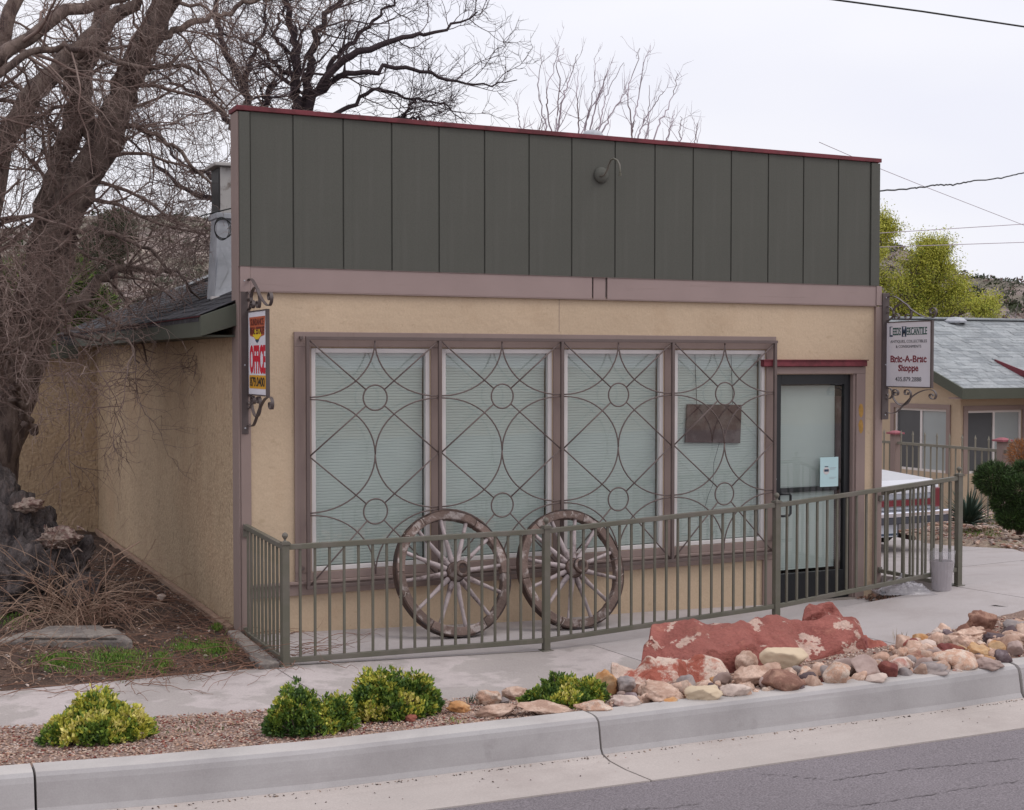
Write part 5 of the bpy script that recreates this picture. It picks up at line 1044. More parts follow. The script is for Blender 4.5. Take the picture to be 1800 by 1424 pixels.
# black-barked tree behind the shop
Yb = 7.4
B = [('trunk', [(528, 420, Yb), (528, 330, Yb), (527, 250, Yb), (526, 200, Yb)], .13, .11),
 ('limb', [(524, 215, Yb), (521, 170, Yb), (517, 120, Yb), (521, 70, Yb), (508, 25, Yb), (494, -40, Yb)], .075, .035),
 ('limb', [(530, 215, Yb), (541, 150, Yb), (550, 95, Yb), (556, 60, Yb), (580, 22, Yb), (625, -30, Yb)], .07, .03),
 ('limb', [(534, 205, Yb), (560, 155, Yb-.2), (590, 118, Yb-.3), (635, 90, Yb-.4), (690, 70, Yb-.4), (735, 61, Yb-.4), (785, 50, Yb-.4), (838, 28, Yb-.4)], .07, .010),
 ('limb', [(568, 145, Yb), (592, 100, Yb), (620, 70, Yb), (655, 40, Yb), (700, -10, Yb)], .04, .015),
 ('limb', [(555, 165, Yb), (590, 134, Yb-.2), (640, 128, Yb-.4), (700, 117, Yb-.5), (750, 128, Yb-.5), (800, 143, Yb-.5), (850, 155, Yb-.5), (905, 140, Yb-.5)], .045, .006),
 ('limb', [(575, 215, Yb), (610, 190, Yb), (640, 172, Yb), (662, 155, Yb), (700, 165, Yb), (745, 178, Yb), (785, 185, Yb), (822, 212, Yb)], .035, .006),
 ('limb', [(700, 215, Yb), (722, 190, Yb), (732, 175, Yb)], .03, .008),
 ('limb', [(690, 212, Yb), (720, 205, Yb), (760, 218, Yb)], .03, .01),
 ('limb', [(445, 215, Yb), (432, 160, Yb), (410, 120, Yb), (392, 80, Yb), (382, 30, Yb), (378, -30, Yb)], .06, .025),
 ('limb', [(432, 160, Yb), (438, 110, Yb), (452, 75, Yb), (466, 40, Yb), (467, -10, Yb)], .035, .012),
 ('limb', [(516, 130, Yb), (495, 125, Yb), (470, 95, Yb), (455, 80, Yb), (415, 65, Yb), (370, 60, Yb)], .035, .01),
 ('limb', [(515, 110, Yb), (500, 80, Yb), (480, 60, Yb), (500, 20, Yb), (510, -20, Yb)], .03, .01),
 ('limb', [(462, 200, Yb), (468, 170, Yb), (482, 142, Yb)], .045, .03), ('limb', [(461, 205, Yb), (462, 150, Yb)], .02, .015),
 ('limb', [(420, 240, Yb), (385, 190, Yb), (350, 168, Yb), (310, 150, Yb), (270, 120, Yb)], .045, .012),
 ('limb', [(440, 380, Yb), (395, 352, Yb-1), (350, 348, Yb-1), (310, 322, Yb-1), (270, 285, Yb-1), (225, 245, Yb-1)], .055, .012),
 ('limb', [(405, 330, Yb-1), (370, 310, Yb-1), (330, 300, Yb-1), (290, 250, Yb-1), (250, 240, Yb-1)], .03, .008)]
bare_tree('black-barked leafless tree rising behind the left half of the green false front', 'tree', tuple(P(528, 640, y=Yb)), B, 'bark_black', 'twig_dark',
 [(11, (.4, 1.3), (.4, 1.1), 7, .2, .05, .32, .12, .007, 4), (5, (.25, .8), (.4, 1.1), 6, .26, .03, .6, .15, .0045, 3), (4, (.12, .4), (.4, 1.1), 5, .3, .02, .7, .15, .0034, 3)], 9)
# pale whippy shoots of a pollarded tree further back
Yw = 13.
Wp = [[(968, 270), (958, 215), (946, 160), (948, 120), (957, 98)], [(975, 275), (962, 190), (960, 160), (975, 120), (982, 84)], [(985, 275), (978, 210), (985, 150), (978, 110), (992, 85)], [(980, 230), (990, 170), (1005, 130), (1014, 95)], [(1015, 280), (1018, 220), (1014, 170), (1018, 125)], [(1010, 275), (1030, 215), (1045, 160), (1046, 102)], [(1030, 260), (1048, 180), (1060, 150), (1066, 130), (1076, 110)], [(1048, 275), (1055, 215), (1065, 170), (1085, 130), (1096, 112)], [(1020, 265), (1034, 200), (1055, 165), (1070, 120)], [(1050, 250), (1075, 200), (1097, 165), (1102, 155)],
 [(1111, 290), (1112, 210), (1102, 175), (1108, 140), (1120, 115), (1124, 88)], [(1111, 240), (1112, 215), (1124, 165), (1130, 115), (1144, 80)], [(1115, 260), (1135, 205), (1150, 185), (1168, 160)], [(1130, 300), (1158, 220), (1185, 165), (1190, 130)], [(1160, 290), (1180, 220), (1186, 195)], [(1190, 290), (1195, 240), (1196, 205)], [(1215, 290), (1222, 250), (1226, 215)], [(918, 260), (914, 215), (909, 178)], [(1135, 290), (1140, 200), (1141, 150)], [(940, 260), (950, 220), (957, 200)]]
Wt = [('trunk', [(1000, 420, Yw), (1002, 330, Yw), (1003, 270, Yw)], .12, .10), ('trunk', [(1113, 420, Yw), (1112, 330, Yw), (1111, 255, Yw)], .12, .09)]+[('limb', [(a, b, Yw+random.uniform(-.6, .6)) for a, b in s], .018, .005) for s in Wp]
bare_tree('distant pale tree of upright bare whips above the middle of the red cap', 'tree', tuple(P(1050, 640, y=Yw)), Wt, 'twig_pale', 'twig_pale',
 [(7, (.2, .9), (.3, .8), 6, .16, .12, .6, .0, .005, 3), (2, (.1, .4), (.3, .8), 4, .2, .1, .7, .1, .0042, 3)], 12, 5, jit=.012)
# ------------------------------------------------------------------ yellow-green shrubs in the bed
def shrub(label, lobes, dpush, nros, seed, yel, leafL=.030, name='shrub'):
    """lobes: (px centre, py foot, half width px, height px)"""
    r = np.random.RandomState(seed); base = onsurf(lobes[0][0], lobes[0][1], zbed); th = thing(name, label, 'shrub', base)
    pos = []; nrm = []; wts = np.array([l[2]*l[3] for l in lobes], float); wts /= wts.sum()
    for l, wt in zip(lobes, wts):
        f = onsurf(l[0], l[1], zbed); dp = depth(f); a = l[2]/FPX*dp; h = l[3]/FPX*dp; dv = f-CAM; dv.z = 0; dv.normalize(); c = np.array(f+dv*a*dpush)
        n = int(nros*wt); u = r.normal(size=(n, 3)); u[:, 2] = np.abs(u[:, 2]); u /= np.linalg.norm(u, axis=1, keepdims=True)
        rr_ = r.uniform(.60, 1.0, n)**.6*(1+.20*np.array([mn.noise(Vector(q*2.3)+Vector((seed, 0, 0))) for q in u])+.13*np.array([mn.noise(Vector(q*6)+Vector((seed, 0, 0))) for q in u]))
        s = np.array([a, a*.85, h]); pos.append(c+u*s*rr_[:, None]+np.array([0, 0, .01])); nn_ = u/s; nn_ /= np.linalg.norm(nn_, axis=1, keepdims=True); nrm.append(nn_)
    pos = np.concatenate(pos); nrm = np.concatenate(nrm); n = len(pos); k = 9
    dirs = nrm[:, None]*r.uniform(.5, 1.1, (n, k, 1))+r.normal(size=(n, k, 3))*.5+np.array([0, 0, .45])
    pp = pos[:, None]+r.normal(size=(n, k, 3))*.006-nrm[:, None]*r.uniform(0, .02, (n, k, 1))
    # leaf colour by shoot age: the newest shoots on top of each clump are yellow
    nz_ = np.array([mn.noise(Vector(p*9)+Vector((seed*2, 0, 0))) for p in pos]); hv = nz_*1.5+nrm[:, 2]*.5+r.normal(size=n)*.25
    lev = np.digitize(hv, [yel-.75, yel, yel+.55]); mi = np.repeat(lev, k); mi = np.clip(mi+r.choice([-1, 0, 0, 0], len(mi)), 0, 3)
    leaves('foliage', pp.reshape(-1, 3), dirs.reshape(-1, 3), r.uniform(.6, 1.15, n*k)*leafL, r.uniform(.2, .3, n*k)*leafL, ['leaf_dark', 'leaf_mid', 'leaf_yel', 'leaf_cream'], mi, th, seed, kind='stuff')
    st = np.tile(np.array(base)[None], (60, 1)); ends = pos[r.randint(0, n, 60)]; pth = st[:, None]*(1-np.linspace(0, 1, 5))[None, :, None]+ends[:, None]*np.linspace(0, 1, 5)[None, :, None]; pth[:, 1:4, 2] += .01
    v, f = tubes(pth, np.full((60, 5), .003), 4); newmesh('stems', v, f, 'bark', th, kind='stuff')
shrub('dome-shaped yellow-tipped shrub alone at the left end of the gravel bed', [(168, 1305, 62, 76), (120, 1312, 48, 46), (225, 1306, 48, 50), (170, 1314, 70, 48), (190, 1300, 40, 64)], .7, 1900, 1, .12)
shrub('dark green lopsided shrub just left of the biggest one', [(520, 1296, 50, 76), (590, 1288, 42, 56), (492, 1298, 30, 45), (555, 1296, 60, 45)], .7, 1500, 2, .72, .026)
shrub('biggest shrub, with pale yellow tops, in the middle of the bed', [(672, 1268, 62, 78), (732, 1262, 44, 68), (650, 1270, 44, 50), (690, 1270, 80, 48)], .7, 2100, 3, .40)
shrub('low spreading yellow-flecked shrub left of the boulders', [(985, 1244, 46, 46), (1035, 1240, 36, 38), (945, 1246, 30, 28), (1000, 1247, 60, 26)], .7, 1300, 4, .52, .026)
# little tufts of weeds
def tuft(label, px, py, h, n, m, seed, fn=zbed, spread=.03, cat='weed', name='grass_tuft', group=None):
    r = np.random.RandomState(seed); b = onsurf(px, py, fn); pos = np.array(b)+np.stack([r.normal(size=n)*spread, r.normal(size=n)*spread, np.zeros(n)], 1)
    dirs = np.stack([r.normal(size=n)*.35, r.normal(size=n)*.35, np.ones(n)], 1)
    o = leaves(name, pos, dirs, r.uniform(.5, 1, n)*h, .0028, [m], np.zeros(n, int), None, seed, loc=b); return tag(o, label, cat, group)
tuft('grey-green grass tuft behind the rocks right of the biggest shrub', 835, 1238, .09, 22, 'yucca', 3, cat='grass tuft'); tuft('thin dark tuft between two rocks left of the low shrub', 884, 1236, .06, 12, 'yucca', 4, cat='grass tuft')
tuft('sparse dry stalks in the gravel right of the left shrub', 330, 1275, .09, 6, 'sage', 5, cat='weed'); tuft('thin dry stalks behind the rock heap at the sidewalk seam', 1583, 1130, .12, 8, 'grass_dry', 6, cat='weed')
tuft('small green sprout at the curb below the terracotta rocks', 800, 1270, .035, 26, 'leaf_mid', 7, cat='weed')
tuft('flat green weeds in the gravel between the two left shrubs', 335, 1287, .03, 60, 'leaf_dark', 8, spread=.10, cat='weed')
# ------------------------------------------------------------------ left yard: stump, block, canes, grass
def lump(name, m, th, c, dims, seed, sub=5, rough=.16, ridge=.0, yaw=0, facets=4):
    v, f = rock_mesh(seed, (1, 1, 1), sub, facets, rough)
    if ridge:
        an = np.arctan2(v[:, 1], v[:, 0]); e = 1+ridge*np.sin(an*9+3*np.sin(v[:, 2]*2+seed))*np.clip(1.2-np.abs(v[:, 2]), 0, 1); v[:, 0] *= e; v[:, 1] *= e
    v = v*np.array(dims); c_, s_ = math.cos(yaw), math.sin(yaw); v = np.stack([v[:, 0]*c_-v[:, 1]*s_, v[:, 0]*s_+v[:, 1]*c_, v[:, 2]], 1)
    return newmesh(name, v+np.array(c), f, m, th, smooth=True, loc=c)
stp = thing('tree_stump', 'dark rotting tree stump with pale splintered wood on top, at the left edge', 'tree stump', tuple(P(60, 1040, y=1.6)))
def at(px, py, y): return tuple(P(px, py, y=y))
lump('stump_body', 'stump', stp, at(5, 975, 1.9), (.34, .33, .50), 31, rough=.24, ridge=.10); lump('stump_body', 'stump', stp, at(58, 955, 1.9), (.22, .22, .34), 32, rough=.28, ridge=.12)
lump('stump_body', 'stump', stp, at(-40, 900, 2.0), (.35, .3, .5), 33, ridge=.07)
lump('splintered_top', 'stump_pale', stp, at(46, 888, 1.75), (.14, .12, .06), 34, 4, .3)
lump('root', 'stump', stp, at(45, 1020, 1.5), (.35, .3, .30), 35, rough=.34, ridge=.12); lump('root', 'stump', stp, at(148, 1048, 1.25), (.16, .18, .17), 37, rough=.3, ridge=.08)
lg = thing('broken_log', 'broken dark log end with a pale splintered face, right of the stump', 'log', at(112, 1010, 1.6))
lump('log_body', 'stump', lg, at(112, 985, 1.6), (.235, .26, .26), 41, rough=.3, ridge=.10, yaw=.4)
lump('broken_face', 'stump_pale', lg, at(106, 946, 1.42), (.17, .11, .105), 42, 5, .34, yaw=-.4)
for k in range(34):
    r_ = random.Random(k); a = P(r_.uniform(78, 140), r_.uniform(925, 965), y=1.36); d = Vector((r_.uniform(-.3, .3), -.12, r_.uniform(-.3, 1))).normalized()*r_.uniform(.03, .09)
    MB().tube([a, a+d*.5+Vector((0, -.004, 0)), a+d], [.009, .007, .001], 4).build('splinter', 'stump_pale', lg)
bk = thing('concrete_block', 'flat grey concrete block half buried under the dry canes', 'concrete block', (-1.25, -.05, 0))
q = [P(-8, 1150, z=.0), P(236, 1154, z=.0), P(238, 1122, z=.0), P(60, 1118, z=.0)]
tq = [P(-6, 1124, z=.10), P(234, 1124, z=.10), P(206, 1104, z=.10), P(52, 1106, z=.10)]
bm_ = MB(); bm_.hexa([(p.x, p.y, -.06) for p in tq], [tuple(p) for p in tq]); bm_.build('slab', 'block', bk, bevel=.02)
MB().hexa([(p.x, p.y, .10) for p in [tq[0].lerp(tq[1], .18), tq[0].lerp(tq[1], .9), tq[3].lerp(tq[2], .85), tq[3].lerp(tq[2], .2)]], [(p.x, p.y, .125) for p in [tq[0].lerp(tq[1], .2), tq[0].lerp(tq[1], .86), tq[3].lerp(tq[2], .8), tq[3].lerp(tq[2], .22)]])  .build('mortar_cap', 'block', bk, bevel=.015)
def canes(name, label, bases, n, L_, rise, rad, m, seed, cat='dry shrub', K=12, fn=zsoil, fan=1.0):
    r = np.random.RandomState(seed); out = np.empty((n, K, 3)); b = np.array([tuple(p) for p in bases]); i = r.randint(0, len(b), n)
    p = b[i]+np.stack([r.normal(size=n)*.12*fan, r.normal(size=n)*.10*fan, np.zeros(n)], 1); a = r.uniform(0, 2*np.pi, n); el = r.uniform(rise[0], rise[1], n); Ls = r.uniform(*L_, n)/(K-1)
    hd = np.stack([np.cos(a), np.sin(a)], 1); out[:, 0] = p; curl = r.uniform(.06, .26, n)
    for k in range(1, K):
        el = el-curl+r.normal(size=n)*.10; hd = hd+r.normal(size=(n, 2))*.14; hd /= np.linalg.norm(hd, axis=1, keepdims=True)
        st = np.concatenate([hd*np.cos(el)[:, None], np.sin(el)[:, None]], 1)*Ls[:, None]; q = out[:, k-1]+st
        g = .0 + .015; low = q[:, 2] < g; q[low, 2] = g+r.uniform(0, .03, low.sum()); el[low] = r.uniform(-.05, .45, low.sum()); out[:, k] = q
    R_ = rad*np.linspace(1, .4, K)[None]*r.uniform(.6, 1.2, (n, 1)); v, f = tubes(out, R_, 4)
    P2, R2 = grow(out, R_, 2, (.08, .35), (.3, 1.0), 6, .2, -.05, .7, .3, .0015, r); P2[:, :, 2] = np.maximum(P2[:, :, 2], .012); v2, f2 = tubes(P2, R2, 3)
    th = thing(name, label, cat, tuple(b[0])); newmesh('canes', v, f, m, th, kind='stuff'); newmesh('side_twigs', v2, f2, m, th, kind='stuff')
canes('dry_shrub', 'dead shrub of arching pale brown canes over the concrete block', [P(130, 1098, z=.08), P(100, 1085, z=.05), P(170, 1095, z=.05)], 150, (.5, 1.2), (.6, 1.45), .0050, 'cane', 5)
canes('dry_shrub', 'tangle of pale canes trailing onto the sidewalk at the left edge', [P(20, 1165, z=.03), P(50, 1170, z=.03), P(-30, 1150, z=.03)], 85, (.35, .9), (.2, 1.1), .004, 'cane', 6)
canes('fallen_canes', 'heap of reddish fallen canes on the soil beside the railing foot', [P(330, 1145, z=.02), P(390, 1120, z=.02), P(260, 1170, z=.02), P(420, 1160, z=.02), P(220, 1180, z=.02)], 190, (.3, .95), (-.1, .25), .0035, 'cane_red', 7, 'fallen canes', fan=2.0)
canes('fallen_canes', 'dark twig litter in the shade at the foot of the side wall', [P(230, 1010, z=.02), P(290, 1060, z=.02), P(200, 1060, z=.02), P(340, 1100, z=.02), P(170, 1000, z=.02)], 150, (.3, .8), (-.1, .3), .003, 'cane_red', 8, 'fallen canes', fan=2.5)
lc = thing('bent_cane', 'long forked cane reaching up against the side wall', 'cane', tuple(P(165, 1060, y=.9)))
for pts in ([(160, 1070), (176, 1025), (201, 990), (198, 972), (175, 958)], [(200, 990), (201, 978), (225, 965), (246, 952)], [(176, 1025), (190, 1005), (216, 980), (228, 975)]):
    MB().tube([P(a, b, y=.9) for a, b in pts], .006, 5).build('cane', 'cane', lc)
def grass(label, areas, n, h, seed, m=('grass', 'leaf_mid')):
    r = np.random.RandomState(seed); pos = []
    for (x0, x1, y0, y1), k in areas:
        for _ in range(int(n*k)):
            px, py = (x0+x1)/2+r.normal()*(x1-x0)/4, (y0+y1)/2+r.normal()*(y1-y0)/4; p = P(px, py, z=.02); p.z = zsoil(p.x, p.y); pos.append(tuple(p))
    pos = np.array(pos); n_ = len(pos); o = leaves('grass', pos, np.stack([r.normal(size=n_)*.6, r.normal(size=n_)*.6, np.ones(n_)], 1), r.uniform(.4, 1, n_)*h, .0028, list(m), r.randint(0, len(m), n_), None, seed, kind='stuff'); tag(o, label, 'grass')
grass('fresh green grass growing round the concrete block and the side yard', [((-20, 60, 1060, 1105), .7), ((150, 260, 1150, 1188), 1.0), ((60, 150, 1160, 1185), .6), ((340, 415, 1128, 1158), .7), ((300, 345, 1130, 1155), .3), ((270, 300, 1155, 1180), .3), ((375, 390, 1100, 1112), .15)], 1500, .05, 4)
ws = place_rock('small whitish stone lying on the dark soil beside the side wall', 283, 1055, 20, 12, 'white', 55); ws.location = P(283, 1054, z=.03); WL[ws.name] = ws.location.copy()
# ------------------------------------------------------------------ neighbour's house
HX, HY = 15.95, 9.0
hs = thing('neighbor_house', 'low tan stucco house with pale grey shingle roof, right of the shop', 'house', (HX, HY, -1.0))
EZ, ER = 1.60, .42; YE = HY-.35; YR = 12.0; ZR = EZ+ER*(YR-YE)
zr = lambda y: EZ+ER*(min(y, 2*YR-y)-YE)
wl = [P(1573, 720, x=HX), P(1665, 720, x=HX)]; y_a, y_b = wl[1].y, wl[0].y; zt = P(1620, 718, x=HX).z; zb2 = P(1620, 828, x=HX).z
wr = [P(1700, 722, y=HY), P(1796, 722, y=HY)]; x_a, x_b = wr[0].x, wr[1].x; zt2 = wr[0].z; zb3 = P(1720, 832, y=HY).z
m = MB()
m.box(HX, HX+.15, HY+.15, y_a, -1.3, EZ+.02).box(HX, HX+.15, y_b, 14.9, -1.3, EZ+.02).box(HX, HX+.15, y_a, y_b, -1.3, zb2).box(HX, HX+.15, y_a, y_b, zt, EZ+.02)
m.box(HX, x_a, HY, HY+.15, -1.3, EZ+.02).box(x_b, 30, HY, HY+.15, -1.3, EZ+.02).box(x_a, x_b, HY, HY+.15, -1.3, zb3).box(x_a, x_b, HY, HY+.15, zt2, EZ+.02)
m.hexa([(HX, HY+.01, EZ+.021), (HX+.15, HY+.01, EZ+.021), (HX+.15, 14.99, EZ+.021), (HX, 14.99, EZ+.021)], [(HX, YR-.1, ZR-.16), (HX+.15, YR-.1, ZR-.16), (HX+.15, YR+.1, ZR-.16), (HX, YR+.1, ZR-.16)])
m.box(HX+.15, 30, 14.9, 15, -1.3, EZ+.02); m.build('wall', 'stucco_house', hs)
rf = MB(); XR0 = HX-.30
rf.hexa([(XR0, YE, EZ-.03), (30, YE, EZ-.03), (30, YR, ZR-.03), (XR0, YR, ZR-.03)], [(XR0, YE, EZ+.03), (30, YE, EZ+.03), (30, YR, ZR+.03), (XR0, YR, ZR+.03)])
rf.hexa([(XR0, YR, ZR-.03), (30, YR, ZR-.03), (30, 15.35, EZ-.03), (XR0, 15.35, EZ-.03)], [(XR0, YR, ZR+.03), (30, YR, ZR+.03), (30, 15.35, EZ+.03), (XR0, 15.35, EZ+.03)])
roof2 = rf.build('roof', 'shingle_grey', hs)
sh = MB(); y = YE-.02; row = 0; rg = random.Random(3)
while y < YR-.05:
    x = XR0-.02-(row % 3)*.1
    while x < 27:
        w_ = rg.choice((.22, .30, .38, .16)); l_ = rg.uniform(.006, .016); x0 = max(x, XR0-.02)
        z0 = EZ+.032+ER*(y-YE); sh.add([(x0, y, z0+l_), (x+w_-.008, y, z0+l_), (x+w_-.008, y+.17, z0+ER*.17+.004), (x0, y+.17, z0+ER*.17+.004), (x0, y, z0), (x+w_-.008, y, z0)], [(0, 1, 2, 3), (0, 4, 5, 1)], rg.choice((0, 0, 1, 2)))
        x += w_
    y += .14; row += 1
M['sg2'] = mat('grey_shingle', (0.235, 0.25, 0.262), .95, .1, 1, fine=.12, fscale=20); M['sg3'] = mat('light_shingle', (0.31, 0.325, 0.335), .95, .1, 1, fine=.12, fscale=20)
sh.build('shingles', ['shingle_grey', 'sg2', 'sg3'], roof2, kind='stuff')
MB().box(XR0-.02, 30, YR-.14, YR+.14, ZR+.02, ZR+.07).build('ridge_cap', 'shingle_grey', hs, bevel=.02)
MB().box(XR0, 30, YE-.045, YE-.003, EZ-.17, EZ+.03).build('eave_fascia', 'fasc_green', hs)
MB().hexa([(XR0-.04, YE-.045, EZ-.17), (XR0-.002, YE-.045, EZ-.17), (XR0-.002, YR, ZR-.17), (XR0-.04, YR, ZR-.17)], [(XR0-.04, YE-.045, EZ+.03), (XR0-.002, YE-.045, EZ+.03), (XR0-.002, YR, ZR+.03), (XR0-.04, YR, ZR+.03)]).build('rake_fascia', 'fasc_green', hs)
MB().box(XR0, 30, YE, HY, EZ-.17, EZ-.14).build('soffit', 'trim', hs)
# roof of the porch laid over the main slope; its left edge board runs down to the right
_v = ray(1750, 636); _t = (EZ+.03+ER*(CAM.y-YE)-CAM.z)/(_v.z-ER*_v.y); a = CAM+_v*_t
b = P(1802, 669, x=a.x)
sl_ = .30; yf = YE-2.2; zf = a.z-(a.y-yf)*sl_
MB().hexa([(a.x, yf, zf-.03), (30, yf, zf-.03), (30, a.y+.1, a.z-.01), (a.x, a.y+.1, a.z-.01)], [(a.x, yf, zf+.05), (30, yf, zf+.05), (30, a.y+.1, a.z+.07), (a.x, a.y+.1, a.z+.07)]).build('porch_roof', 'shingle_grey', hs)
MB().hexa([(a.x-.03, yf, zf-.12), (a.x-.001, yf, zf-.12), (a.x-.001, a.y, a.z-.06), (a.x-.03, a.y, a.z-.06)], [(a.x-.03, yf, zf+.05), (a.x-.001, yf, zf+.05), (a.x-.001, a.y, a.z+.05), (a.x-.03, a.y, a.z+.05)]).build('porch_fascia', 'red', hs)
rv = MB(); p = P(1679, 566, y=YR-.2); rv.lathe([(.10, -.3), (.10, -.02), (.24, -.02), (.25, .02), (.16, .09), (.02, .11)], p, (0, 0, 1), 14); rv.build('roof_vent', 'galv', hs)
def win(face, a0, a1, z0, z1):
    fr = MB(); t = .045; tr_ = MB(); pl = MB(); pr = MB(); mid = (a0+a1)/2
    def B(mb, u0, u1, d0, d1, q0, q1): mb.box(HX+d0, HX+d1, u0, u1, q0, q1) if face == 'x' else mb.box(u0, u1, HY+d0, HY+d1, q0, q1)
    for (u0, u1, q0, q1) in ((a0, a0+t, z0, z1), (a1-t, a1, z0, z1), (a0+t, a1-t, z1-t, z1), (a0+t, a1-t, z0, z0+t), (mid-.025, mid+.025, z0+t, z1-t)): B(fr, u0, u1, .02, .08, q0, q1)
    w0 = fr.build('window', 'white', hs); 
    B(tr_, a0-.10, a0-.001, -.03, .03, z0, z1+.09); B(tr_, a1+.001, a1+.10, -.03, .03, z0, z1+.09); B(tr_, a0, a1, -.03, .03, z1+.001, z1+.09)
    tr_.build('window_surround', 'trim', w0)
    B(pl, a0+t, mid-.025, .045, .05, z0+t, z1-t); B(pr, mid+.025, a1-t, .045, .05, z0+t, z1-t)
    (pl if face == 'y' else pr).build('window_pane', 'pane_dark', w0); (pr if face == 'y' else pl).build('window_pane', 'pane_pale', w0)
win('x', y_a, y_b, zb2, zt); win('y', x_a, x_b, zb3, zt2)
# ------------------------------------------------------------------ iron fence with red-capped posts, running towards the street
FX = 12.1
f2 = thing('iron_fence', 'grey spear-topped iron fence between mauve posts with red caps, before the house', 'fence', (FX, 6, -.4))
pL, pR = P(1574, 778, x=FX), P(1762, 793, x=FX); ybs = [pL.y+(pL.y-pR.y), pL.y, pR.y, pR.y-(pL.y-pR.y)]; zt3 = (pL.z+pR.z)/2
for y in ybs:
    g = zyard(FX, y); zc = P(1762, 776, x=FX).z
    po = MB().box(FX-.055, FX+.055, y-.055, y+.055, g-.1, zc).build('fence_post', 'trim', f2, loc=(FX, y, g))
    MB().box(FX-.10, FX+.10, y-.10, y+.10, zc+.001, zc+.028).hexa([(FX-.08, y-.08, zc+.0281), (FX+.08, y-.08, zc+.0281), (FX+.08, y+.08, zc+.0281), (FX-.08, y+.08, zc+.0281)], [(FX-.03, y-.03, zc+.055), (FX+.03, y-.03, zc+.055), (FX+.03, y+.03, zc+.055), (FX-.03, y+.03, zc+.055)]).build('post_cap', 'pink_cap', po)
for ya, yb in zip(ybs, ybs[1:]):
    ga = zyard(FX, ya)
    MB().box(FX-.02, FX+.02, yb+.056, ya-.056, zt3-.02, zt3+.02).build('fence_rail', 'rail_olive', f2); MB().box(FX-.02, FX+.02, yb+.056, ya-.056, ga+.13, ga+.16).build('fence_rail', 'rail_olive', f2)
    n = int((ya-yb)/.125)
    for k in range(1, n):
        y = yb+(ya-yb)*k/n; h = .16 if k % 2 == 0 else -.02; g = zyard(FX, y)
        mb = MB().box(FX-.009, FX+.009, y-.009, y+.009, ga+.1605 if k % 2 else g+.02, zt3+h-.02 if k % 2 == 0 else zt3-.021)
        if k % 2 == 0: mb.add([(FX-.014, y-.014, zt3+h-.02), (FX+.014, y-.014, zt3+h-.02), (FX+.014, y+.014, zt3+h-.02), (FX-.014, y+.014, zt3+h-.02), (FX, y, zt3+h+.05)], [(0, 1, 4), (1, 2, 4), (2, 3, 4), (3, 0, 4)])
        mb.build('fence_picket', 'rail_olive', f2, loc=(FX, y, g))
# ------------------------------------------------------------------ old sedan on the driveway
cy = 1.95; zg = zdrive(8, 2.4); cr = P(1652, 960, y=cy).x; cx0 = cr-1.74
car = thing('parked_car', 'old silver-white sedan seen from behind, its rear corner showing past the shop', 'car', (cr-.87, cy, zg))
Zc = lambda py: P(1630, py, y=cy).z
z_bot, z_b0, z_b1, z_t0, z_t1, z_deck = Zc(935), Zc(908), Zc(894), Zc(887), Zc(877), Zc(850)
x0, x1 = cx0, cr
prof = [(0.0, z_deck-.01), (.10, z_deck+.045), (1.0, z_deck+.10), (1.55, z_deck+.45), (1.75, z_deck+.50), (2.75, z_deck+.50), (3.35, z_deck+.10), (4.45, z_deck-.03), (4.6, z_deck-.20), (4.62, zg+.30), (4.3, zg+.22), (.3, zg+.24), (.02, z_b0-.02)]
def wbody(y, z): 
    t = (z-z_deck)/.5; return .0 if t <= .15 else .20*min(1, t)
bv = []; nb = len(prof); cols_ = [(0, 0.04), (.06, .0), (1, 0)]
mbc = MB(); L1 = [(x0+wbody(y, z)+.012, cy+y, z) for y, z in prof]; L2 = [(x1-wbody(y, z)-.012, cy+y, z) for y, z in prof]
mbc.add(L1+L2, [tuple(range(nb)), tuple(range(2*nb-1, nb-1, -1))]+[(i, nb+i, nb+(i+1) % nb, (i+1) % nb) for i in range(nb)])
mbc.build('car_body', 'car', car, bevel=.03, smooth=False)
box('trunk_panel', 'car', car, x0+.14, x1-.16, cy-.012, cy-.001, z_t1+.075, z_deck-.035, bevel=.006)
box('trunk_trim', 'car_grey', car, x0+.14, x1-.16, cy-.010, cy-.001, z_t1+.012, z_t1+.068, bevel=.003)
box('taillight_strip', 'lamp_red', car, x0+.05, x1-.16, cy-.022, cy-.001, z_t0, z_t1+.006, bevel=.004)
for s, xa in ((-1, x0), (1, x1)):
    MB().box(min(xa, xa-s*.13), max(xa, xa-s*.13), cy-.03, cy+.06, z_t0-.03, z_deck-.05).build('taillight', 'lamp_red', car, bevel=.01)
    MB().box(min(xa-s*.14, xa-s*.158), max(xa-s*.14, xa-s*.158), cy-.02, cy-.001, z_t0-.02, z_deck-.05).build('lamp_trim', 'white', car)
box('rear_panel', 'car_grey', car, x0+.03, x1-.03, cy-.012, cy-.001, z_b1+.005, z_t0-.012)
box('bumper_bar', 'chrome', car, x0-.02, x1+.05, cy-.15, cy-.02, z_b0+.03, z_b1, bevel=.015); box('bumper_skirt', 'bump_dark', car, x0-.01, x1+.04, cy-.14, cy-.02, z_b0-.05, z_b0+.029, bevel=.01)
box('licence_plate', 'plate', car, (x0+x1)/2-.17, (x0+x1)/2+.17, cy-.06, cy-.05, z_bot-.02, z_b0-.055)
box('plate_band', 'ink_blue', car, (x0+x1)/2-.165, (x0+x1)/2+.165, cy-.063, cy-.0605, z_bot-.005, z_bot+.02, bevel=0)
box('plate_mount', 'bump_dark', car, (x0+x1)/2-.2, (x0+x1)/2+.2, cy-.048, cy+.03, z_bot-.02, z_b0-.02)
MB().tube([(x1-.45, cy+.3, zg+.20), (x1-.45, cy-.06, zg+.19)], .028, 10).build('exhaust_pipe', 'rust', car)
